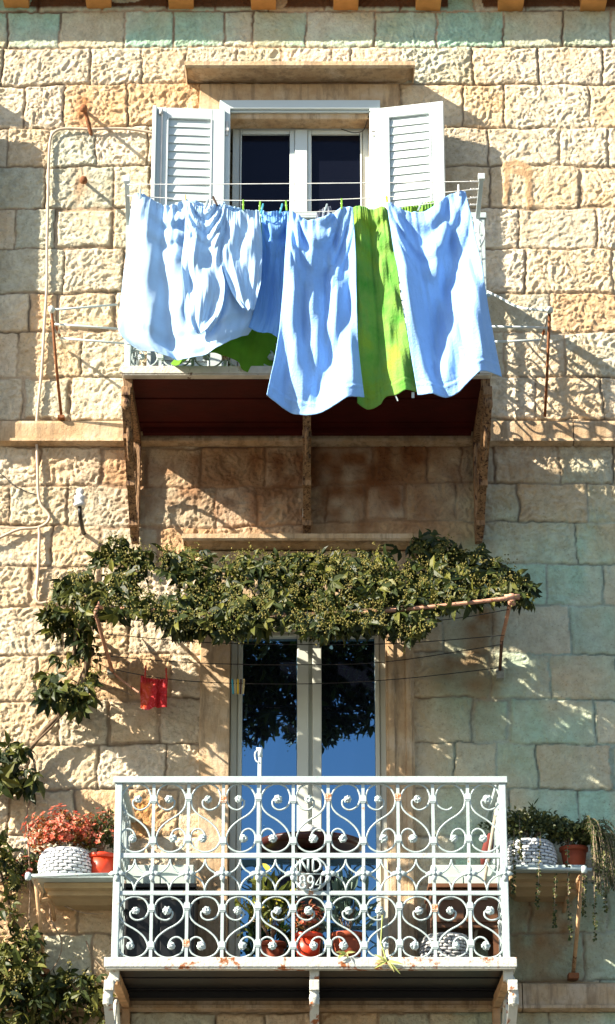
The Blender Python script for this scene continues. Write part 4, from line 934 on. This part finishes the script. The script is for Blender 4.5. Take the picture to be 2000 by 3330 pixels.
mb = MB(); p = P(1626, 2192, .06); mb.box(p.x-.022, p.x+.022, p.y-.02, p.y+.03, p.z-.03, p.z+.03); mb.tube([p+Vector((-.024, -.03, 0)), p+Vector((-.024, -.005, .02)), p+Vector((.02, -.03, .02))], .005, 5); bevel(obj('wall_plate', mb, mat('grey_iron', (.30, .30, .25), .6, .3, 30), pf), .003)
p = P(362, 2192, .02); mb = MB(); mb.box(p.x-.02, p.x+.02, -.07, 0, p.z-.02, p.z+.02); bevel(obj('wall_plate', mb, MATS['grey_iron'], pf), .003)
WPTS = [[(345, 2062, .68), (640, 2088, .68), (960, 2096, .68), (1300, 2092, .68), (1640, 2066, .68)], [(360, 2135, .35), (640, 2156, .36), (960, 2162, .38), (1260, 2152, .4), (1630, 2096, .42)], [(372, 2178, .16), (520, 2205, .16), (700, 2220, .16), (1000, 2224, .16), (1300, 2208, .16), (1622, 2172, .16)], [(330, 2010, .92), (900, 2040, .92), (1400, 2020, .92), (1655, 1982, .92)]]
for w_ in WPTS: tubeobj('washing_wire', cr([P(*p) for p in w_], 6), .0028, WIRE, pf, n=5)
# red cloth
m, n, b_ = nodes('red_patterned_cloth'); t = noise(n, 22, 3, .6, None, 2.0); t2 = noise(n, 7, 2)
c = ramp(n, t.outputs[0], [(.42, (.45, .008, .006)), (.50, (.62, .03, .04)), (.56, (.45, .008, .006)), (.64, (.75, .12, .16))]).outputs[0]
c = mixc(n, ramp(n, t2.outputs[0], [(.58, 0.0), (.68, .4)]).outputs[0], c, (.80, .16, .02)); lk(n, c, b_.inputs['Base Color']); b_.inputs['Roughness'].default_value = .8; REDC = m
cloth('tea_towel', 'small red patterned cloth pegged on the lowest wire, left of the lower door', 'cloth', REDC, [(458, 2196), (456, 2250), (457, 2300)], [(546, 2204), (544, 2250), (543, 2302)], [(458, 2196), (500, 2206), (546, 2204)], [(457, 2300), (480, 2308), (510, 2300), (543, 2302)], .19, 1.5, 70, nu=40, nv=40, amp=.016, swag=.2, nsw=2)
peg(473, 2186, .19, 'red', 'left one of the two dark red pegs on the small red cloth', 3, .075, 'pegs on the lower washing wire'); peg(541, 2194, .19, 'red', 'right one of the two dark red pegs on the small red cloth', -3, .075, 'pegs on the lower washing wire')
for i, (px, cn, lab) in enumerate(((757, 'blue', 'turquoise'), (765, 'wood', 'straw coloured'), (774, 'yellow', 'yellow'), (783, 'brown', 'black'), (792, 'wood', 'pale brown'))):
    peg(px, 2234, .18, cn, ['turquoise peg, leftmost of the five bunched at the edge of the lower door', 'straw coloured peg between turquoise and yellow pegs on the lower wire', 'yellow peg in the middle of the five bunched by the lower door', 'dark peg between the yellow and the last peg of the lower bunch', 'pale brown peg, rightmost of the five bunched at the door edge'][i], (i-2)*2, .085, 'bunch of pegs on the lower washing wire')
# ================================================================ shelves
def shelf(name, label, x0, x1, yt, strut, end, loc, px_pipe):
    th = thing(name, label, 'shelf', loc); D = .50
    zt = zof(yt, D); a, c = xof(x0, yt, D), xof(x1, yt, D)
    mb = MB(); mb.box(a, c, -K*D, -.02, zt-.022, zt); bevel(obj('shelf_board', mb, PAINT, th), .004)
    mb = MB(); s = 1 if a < 0 else -1
    a2 = a+(.05 if s > 0 else 0); c2 = c-(0 if s > 0 else .05)
    mb.mitre(a2+.1, c2-.02, [(.33, zt-.024), (.33, zt-.055), (.27, zt-.06), (.27, zt-.085), (.20, zt-.092), (.14, zt-.115), (.0, zt-.12)], k=.25); obj('moulding', mb, mat('cream_stone', (.44, .32, .18), .8, .15, 6, .2, 0, .3, 40), th)
    tubeobj('front_pipe', [P(px_pipe[0], px_pipe[2], .54), P(px_pipe[1], px_pipe[3], .54)], .010, PAINT, th)
    e = P(end[0], end[1], .54); mb = MB(); mb.lathe(e+Vector((0, 0, -.015)), [(.004, -.012), (.017, -.006), (.019, .012), (.016, .03), (.003, .036)], 9); obj('end_knob', mb, PAINT, th, True)
    tubeobj('strut', [P(*strut[0]), P(*strut[1])], .012, mat('ochre_iron', (.48, .30, .16), .8, .3, 12, .3, 0, .5, 50, dirt=(.14, .06, .03), dirt_amt=.02, dscale=10), th)
    q_ = P(strut[1][0], strut[1][1], .03); mb = MB(); mb.box(q_.x-.03, q_.x+.03, -.09, 0, q_.z-.012, q_.z+.02); bevel(obj('strut_foot', mb, RUST, th), .004)
    mb = MB(); s_ = 1 if a < 0 else -1; q0 = P(strut[0][0], strut[0][1], .5); mb.tube(cr([q0+Vector((s_*.01, .02, -.02)), q0+Vector((s_*.03, .06, -.055)), q0+Vector((s_*.015, .12, -.09)), q0+Vector((s_*.06, .2, -.075)), Vector((q0.x+s_*.07, -.03, q0.z-.14))], 5), .012, 6); obj('scroll_brace', mb, MATS['ochre_iron'], th, True)
    return zt
zsl = shelf('plant_shelf', 'white plant shelf on an iron strut, left of the lower balcony', 98, 377, 2842, ((116, 2862, .52), (146, 3168, .05)), (92, 2848), P(240, 2900, 0), (84, 370, 2848, 2843))
zsr = shelf('plant_shelf', 'weathered plant shelf on a rusty strut, right of the lower balcony', 1652, 1905, 2812, ((1895, 2835, .52), (1863, 3180, .05)), (1900, 2826), P(1780, 2870, 0), (1650, 1925, 2822, 2828))
def basket(px, D, zb_, r, h, label, mat_w=BASKET, rows=8, n=18, bulge=.55, group=None):
    c = Pz(px, zb_, D); th = thing('wicker_basket', label, 'basket', c, group)
    prof = [(r*.86, 0), (r*.97, h*.2), (r*1.0, h*.45), (r*.95, h*.75), (r*.86, h*.95), (r*.80, h)]
    def rad(t):
        for (r0, z0), (r1, z1) in zip(prof, prof[1:]):
            if t*h <= z1+1e-9: return r0+(r1-r0)*((t*h-z0)/(z1-z0))
        return prof[-1][0]
    mb = MB(); mb.lathe(c, [(rr-.006, z) for rr, z in prof]+[(prof[-1][0]-.03, h*.98), (prof[-1][0]-.04, h*.7)], 36); obj('liner', mb, INNER, th, True)
    w = MB(); rh = h/rows
    for j in range(rows):
        for i in range(n):
            a0 = 2*math.pi*(i+(.5 if j % 2 else 0))/n; da = 2*math.pi/n
            z0 = j*rh+rh*.06; z1 = (j+1)*rh-rh*.08; vs = []; m = 5
            for q in range(m+1):
                f = q/m; a = a0+da*(.04+.92*f); bu = .002+.009*math.sin(math.pi*f)*bulge; jz = random.uniform(-.0015, .0015)
                for z, rr in ((z0+jz, rad(z0/h)), ((z0+z1)/2+jz, rad((z0+z1)/2/h)+.004), (z1+jz, rad(z1/h))):
                    vs.append((c.x+(rr+bu)*math.cos(a), c.y+(rr+bu)*math.sin(a), c.z+z))
            w.add(vs, [(q*3+k, q*3+k+3, q*3+k+4, q*3+k+1) for q in range(m) for k in range(2)])
    o = obj('weave', w, mat_w, th, True, recalc=False); s_ = o.modifiers.new('t', 'SOLIDIFY'); s_.thickness = .003
    mb = MB(); R_ = prof[-1][0]; mb.tube([(c.x+R_*math.cos(t/30*6.2832), c.y+R_*math.sin(t/30*6.2832), c.z+h) for t in range(31)], .008, 6); obj('rim', mb, mat_w, th, True)
    return c
def pot(px, D, zb_, r, h, m_, label, group=None):
    c = Pz(px, zb_, D); th = thing('flower_pot', label, 'flower pot', c, group)
    mb = MB(); mb.lathe(c, [(r*.72, 0), (r*.92, h*.84)], 26); obj('body', mb, m_, th, True)
    mb = MB(); mb.lathe(c, [(r*.93, h*.82), (r*1.02, h*.83), (r*1.03, h*.98), (r*.98, h), (r*.9, h*.985), (r*.87, h*.9)], 26); obj('rim', mb, m_, th, True)
    return c
def bush(name, label, c, rx, ry, rz, n, L, leafm, flm=None, nf=0, fl=.02, cat='plant', wid=.45, seed=1, up=.5, group=None, stems=14):
    rnd = random.Random(seed); th = thing(name, label, cat, c, group); lv = MB(); fm = MB(); sm = MB()
    base = Vector(c)
    for _ in range(n):
        a, bta = rnd.uniform(0, 6.283), math.acos(rnd.uniform(-.35, 1)); rr = rnd.random()**.4*rnd.uniform(.85, 1.12)*(.62+.7*vn(np.array([a*1.3+seed]), np.array([bta*2.0]), 1.3, 7)[0])
        p = base+Vector((rx*rr*math.sin(bta)*math.cos(a), ry*rr*math.sin(bta)*math.sin(a), rz*rr*math.cos(bta)+rz*.35))
        d = (p-base).normalized()+Vector((rnd.gauss(0, .5), rnd.gauss(0, .5), rnd.gauss(up*.4, .5)))
        leaf(lv, p, d, Vector((rnd.gauss(0, .5), -rnd.random(), rnd.uniform(0, 1))), L*rnd.uniform(.6, 1.3), L*wid, rnd.uniform(0, .6))
    for _ in range(nf):
        a, bta = rnd.uniform(0, 6.283), math.acos(rnd.uniform(-.2, 1)); rr = rnd.uniform(.85, 1.1)*(.66+.7*vn(np.array([a*1.3+seed]), np.array([bta*2.0]), 1.3, 7)[0])
        p = base+Vector((rx*rr*math.sin(bta)*math.cos(a), -abs(ry*rr*math.sin(bta)*math.sin(a)), rz*rr*math.cos(bta)+rz*.35)); nn = (p-base).normalized()
        for k in range(5):
            t = k*1.2566+rnd.random(); o1 = nn.orthogonal().normalized(); o2 = nn.cross(o1); leaf(fm, p, o1*math.cos(t)+o2*math.sin(t)+nn*.5, nn, fl, fl*.8, .1)
        if nf <= 40: obj('flower', fm, flm, th, False, recalc=False); fm = MB()
    for _ in range(stems):
        a = rnd.uniform(0, 6.283); e = base+Vector((rx*.7*math.cos(a), ry*.7*math.sin(a), rz*rnd.uniform(.3, 1))); sm.tube([base+Vector((0, 0, -.03)), (base+e)/2+Vector((0, 0, .03)), e], .0025, 4)
    obj('foliage', lv, leafm, th, False, recalc=False); obj('stems', sm, TWIG, th, True)
    if nf > 40: obj('flowers', fm, flm, th, False, recalc=False)
    return th
# left shelf
c = basket(213, .34, zsl+.002, .150, .150, 'round white wicker basket on the left shelf, holding red flowers', group='white wicker plant baskets')
bush('flowering_plant', 'dense mound of red and orange flowers in the basket on the left shelf', Pz(213, zsl+.165, .33), .215, .15, .155, 1300, .028, BRONZE, REDLEAF, 210, .018, 'flowers', seed=3)
c = pot(330, .36, zsl+.002, .078, .135, REDPOT, 'bright red plastic pot beside the basket on the left shelf')
bush('flowering_plant', 'green bushy plant with a few red flowers in the bright red pot', Pz(328, zsl+.15, .34), .11, .10, .18, 700, .028, LEAF2, REDLEAF, 34, .020, 'plant', seed=4)
bush('flowering_plant', 'straggly yellowish plant with red blooms behind the left end of the left shelf', Pz(92, zsl+.02, .12), .12, .08, .12, 420, .032, FERN, REDLEAF, 30, .02, 'plant', seed=8)
# right shelf
basket(1722, .30, zsr+.002, .150, .155, 'bluish white wicker basket on the shaded right shelf', group='white wicker plant baskets')
pot(1868, .30, zsr+.002, .080, .135, TERRA, 'dull terracotta pot under the drooping fern on the right shelf')
bush('trailing_succulent', 'small-leaved trailing plant spilling from the basket on the right shelf', Pz(1725, zsr+.19, .32), .24, .17, .11, 1500, .026, SUCC, None, 0, cat='plant', wid=.7, seed=5)
th = bush('trailing_succulent', 'small-leaved trailing plant over the terracotta pot with long hanging strands', Pz(1850, zsr+.15, .32), .12, .12, .09, 620, .026, SUCC, None, 0, cat='plant', wid=.7, seed=6)
rnd = random.Random(9)
for (px, y0, y1, dx) in ((1758, 2700, 2945, -10), (1672, 2700, 2900, -4), (1690, 2640, 2790, 0), (1845, 2760, 3058, 8), (1808, 2850, 3010, -8), (1930, 2700, 3050, 5), (1905, 2820, 2975, -10), (1962, 2780, 2960, 6)):
    mb = MB(); pts = cr([P(px, y0, .52), P(px+dx*.5, (y0+y1)/2, .56), P(px+dx+rnd.uniform(-6, 6), y1, .56)], 8); mb.tube(pts, .0022, 4)
    L_ = MB(); 
    for i, q_ in enumerate(pts):
        for k in range(3 if i < len(pts)*.6 else 6):
            d = Vector((rnd.uniform(-1, 1), rnd.uniform(-1, .5), rnd.uniform(-.6, .5))); leaf(L_, q_+Vector((0, 0, rnd.uniform(-.012, .012))), d, Vector((0, -1, .4)), .018*rnd.uniform(.7, 1.2), .014, .1)
    s_ = obj('strand', mb, TWIG, th, True); obj('leaves', L_, SUCC, s_, False, recalc=False)
# fern
fc = Pz(1880, zsr+.13, .30); fern = thing('asparagus_fern', 'feathery fern arching down over the right end of the right shelf', 'fern', fc)
fm = MB(); fs = MB()
for i in range(64):
    a = rnd.uniform(-1.3, 1.0); ln = rnd.uniform(.18, .46); up_ = rnd.uniform(.03, .16); dirx = math.cos(a)*ln*.62; diry = -abs(math.sin(a))*ln*.5
    pts = cr([fc, fc+Vector((dirx*.4, diry*.5, up_)), fc+Vector((dirx*.8, diry*.8, up_*.6)), fc+Vector((dirx, diry, -ln*.75+up_*.3))], 7); fs.tube(pts, .0017, 4)
    for q_, q2 in zip(pts[2:], pts[3:]):
        for k in range(7):
            d = (q2-q_).normalized()*.8+Vector((rnd.uniform(-1, 1), rnd.uniform(-1, 1), rnd.uniform(-1, .3))); leaf(fm, q_.lerp(q2, rnd.random()), d, Vector((0, -1, .5)), .022, .0035, .1)
obj('fronds', fm, FERN, fern, False, recalc=False); obj('stems', fs, TWIG, fern, True)
gr = MB(); g0 = Pz(1738, zsr+.2, .3); 
tall = thing('seedling', 'thin upright green shoot rising from the basket on the right shelf', 'plant', g0)
gr.tube([g0, g0+Vector((.004, 0, .10)), g0+Vector((-.006, 0, .19))], .003, 5)
for k in range(7): leaf(gr, g0+Vector((0, 0, .06+.02*k)), Vector((rnd.uniform(-1, 1), -.3, 1.2)), Vector((0, -1, 0)), .055, .008, .2)
obj('shoot', gr, FERN, tall, False, recalc=False)
# ================================================================ things on the lower balcony
fl = lzt+.002
# table
tc_ = P(1008, 2748, .52); tb = thing('round_table', 'round dark red table seen from below behind the lower railing', 'table', (tc_.x, tc_.y, fl))
mb = MB(); mb.lathe(tc_, [(.27, -.03), (.292, -.022), (.30, 0), (.296, .012)], 40); obj('table_top', mb, MAROON, tb, True)
mb = MB(); mb.tube([(tc_.x, tc_.y, tc_.z-.03), (tc_.x, tc_.y, fl+.05)], .072, 16); obj('pedestal', mb, DARK, tb, True)
for k in range(4):
    t = k*math.pi/2+.6; mb = MB(); mb.tube(cr([(tc_.x, tc_.y, fl+.12), (tc_.x+.12*math.cos(t), tc_.y+.12*math.sin(t), fl+.09), (tc_.x+.24*math.cos(t), tc_.y+.24*math.sin(t), fl+.015)], 5), .013, 8); obj('foot', mb, DARK, tb, True)
q_ = Vector((tc_.x-.005, tc_.y-.16, tc_.z+.012))
ash = thing('ashtray', 'small white notched ashtray on the round table', 'ashtray', q_)
mb = MB(); mb.lathe(q_, [(.035, 0), (.048, .004), (.046, .03), (.052, .044), (.046, .046), (.036, .02), (.02, .015)], 18); obj('dish', mb, CERAM, ash, True)
mb = MB(); mb.lathe(q_+Vector((0, 0, .046)), [(.015, 0), (.03, .006), (.028, .014), (.012, .018)], 12); obj('lid', mb, CERAM, ash, True)
# cabinets and foam boxes against the wall on both sides of the door
for (a, c_, nm, lab, m_, labf) in ((402, 640, 'cabinet', 'black cabinet in the left corner of the lower balcony', BLACKBOX, 'pale foam planter box on the black cabinet'), (1392, 1628, 'cabinet', 'brown cabinet in the right corner of the lower balcony', BROWN, 'pale foam planter box on the brown cabinet')):
    x0, x1 = xof(a, 2900, .55), xof(c_, 2900, .55); zt_ = zof(2868, .62)
    cb = thing(nm, lab, 'cabinet', ((x0+x1)/2, -.3, fl))
    mb = MB(); mb.box(x0+.01, x1-.01, -.50, -.06, fl+(.24 if m_ == BROWN else .03), zt_-.026); bevel(obj('body', mb, m_, cb), .005)
    mb = MB(); mb.box(x0, x1, -.52, -.05, zt_-.024, zt_); bevel(obj('top', mb, m_, cb), .004)
    for (xa, xb_) in ((x0+.02, (x0+x1)/2-.006), ((x0+x1)/2+.006, x1-.02)):
        mb = MB(); mb.box(xa, xb_, -.512, -.502, fl+(.27 if m_ == BROWN else .06), zt_-.05); d_ = bevel(obj('door', mb, m_, cb), .003)
        mb = MB(); mb.tube([((xa+xb_)/2-.03, -.526, zt_-.09), ((xa+xb_)/2+.03, -.526, zt_-.09)], .005, 6); obj('handle', mb, MATS['grey_iron'], d_, True)
    for xl in (x0+.03, x1-.03):
        for yl in (-.48, -.08):
            mb = MB(); mb.box(xl-.018, xl+.018, yl-.018, yl+.018, fl, fl+(.238 if m_ == BROWN else .029)); obj('leg', mb, m_, cb)
    fb = thing('foam_planter', labf, 'planter', ((x0+x1)/2, -.3, zt_+.001)); mb = MB(); zt2 = zt_+.115
    for (p0, p1, p2, p3) in ((x0+.02, x1-.02, -.46, -.435), (x0+.02, x1-.02, -.125, -.10), (x0+.02, x0+.045, -.434, -.126), (x1-.045, x1-.02, -.434, -.126)): mb.box(p0, p1, p2, p3, zt_+.001, zt2)
    mb.box(x0+.046, x1-.046, -.434, -.126, zt_+.001, zt_+.09); bevel(obj('box', mb, FOAM, fb), .004)
    mb = MB()
    for q in range(2):
        w2 = (x1-x0-.02)/2; mb.box(x0+.01+q*w2+.003, x0+.01+(q+1)*w2-.003, -.475, -.461, zt_+.006, zt_+.05)
    bevel(obj('edge_strip', mb, FOAM, fb), .003)
# pots on the balcony floor
c = pot(1001, .88, fl, .078, .155, REDPOT, 'glossy red pot on the balcony floor behind the railing, near the monogram'); bush('potted_plant', 'small red-leaved plant in the glossy red pot on the balcony floor', c+Vector((0, 0, .155)), .085, .07, .12, 130, .03, BRONZE, REDLEAF, 36, .018, seed=12)
c = pot(1130, .86, fl, .092, .160, TERRA, 'wide terracotta pot on the balcony floor, right of the red pot'); bush('potted_plant', 'upright blue-green leafy plant in the wide terracotta pot', c+Vector((0, 0, .16)), .11, .09, .21, 110, .11, mat('grey_green_leaf', (.07, .12, .09), .5, .3), None, 0, wid=.24, seed=13, up=2)
c = pot(880, .55, fl, .085, .16, TERRA, 'terracotta pot in the shade left of the door behind the railing'); bush('potted_plant', 'leggy plant with yellowish leaves left of the glossy red pot', c+Vector((0, 0, .2)), .17, .13, .24, 120, .10, leaf_mat('yellow_leaf', (.05, .07, .01), (.10, .12, .02), (.45, .40, .06)), None, 0, wid=.3, seed=14, up=1)
basket(1452, .80, fl, .135, .15, 'grey white wicker basket on the balcony floor in the right corner', mat('grey_wicker', (.42, .42, .42), .7, .2, 20), group=None)
# pole
pp = Pz(841, fl, .93); pl = thing('awning_pole', 'slim white pole with a hooked top standing behind the lower railing', 'pole', pp)
zt_ = zof(2462, .93); mb = MB(); mb.tube([pp, (pp.x, pp.y, zt_)], .0115, 10); obj('tube', mb, PVC, pl, True)
mb = MB(); mb.tube([(pp.x, pp.y, zt_), (pp.x, pp.y, zt_+.05)], .014, 10); mb.tube([(pp.x-.02, pp.y, zt_+.045), (pp.x+.014, pp.y, zt_+.045)], .009, 8); obj('cap', mb, PVC, pl, True)
mb = MB(); mb.tube(cr([(pp.x-.006, pp.y-.005, zt_+.04), (pp.x-.026, pp.y-.012, zt_+.02), (pp.x-.022, pp.y-.012, zt_-.02), (pp.x-.004, pp.y-.012, zt_-.035)], 5), .005, 6); obj('hook', mb, PVC, pl, True)
# folded parasol leaning in the right corner and a clear bluish panel
q0, q1 = P(1565, 2860, .45), P(1626, 2560, .62); ps = thing('folded_parasol', 'folded dark red parasol leaning in the right corner of the lower balcony', 'parasol', Vector((q0.x-.08, q0.y, fl)))
mb = MB(); mb.tube([Vector((q0.x-.08, q0.y, fl)), q1], .010, 8); obj('pole', mb, mat('grey_wood', (.32, .28, .22), .7, .3, 20), ps, True)
m1 = q0.lerp(q1, .15); m2 = q0.lerp(q1, .5); mb = MB(); mb.tube([m1, m1.lerp(m2, .3), m1.lerp(m2, .8), m2], [.02, .034, .026, .012], 9); obj('folded_canopy', mb, mat('dark_red_fabric', (.12, .02, .015), .85), ps, True)
# lily leaves over the edge of the floor beam
for (px, py, n_, lab) in ((1258, 3140, 9, 'pale green strap leaves poking over the floor edge, near the right'), (1125, 3112, 7, 'small dry yellow leaves caught at the foot of the railing')):
    q_ = P(px, py-14, 1.10); lv = MB(); rn = random.Random(px)
    for k in range(n_): leaf(lv, q_, Vector((rn.uniform(-1, 1.3), -.3, rn.uniform(-1, .5))), Vector((0, -1, .2)), rn.uniform(.05, .10)*(1 if px > 1200 else .6), .014, .3)
    if px > 1200: lv.tube([q_+Vector((-.02, .03, .25)), q_+Vector((-.03, .02, .1)), q_], .004, 5)
    tag(obj('leaf_tuft', lv, leaf_mat('pale_strap_leaf', (.35, .42, .10), (.45, .50, .16), (.5, .45, .2)) if 'pale_strap_leaf' not in bpy.data.materials else bpy.data.materials['pale_strap_leaf'], None, False, loc=q_, recalc=False), lab, 'plant')
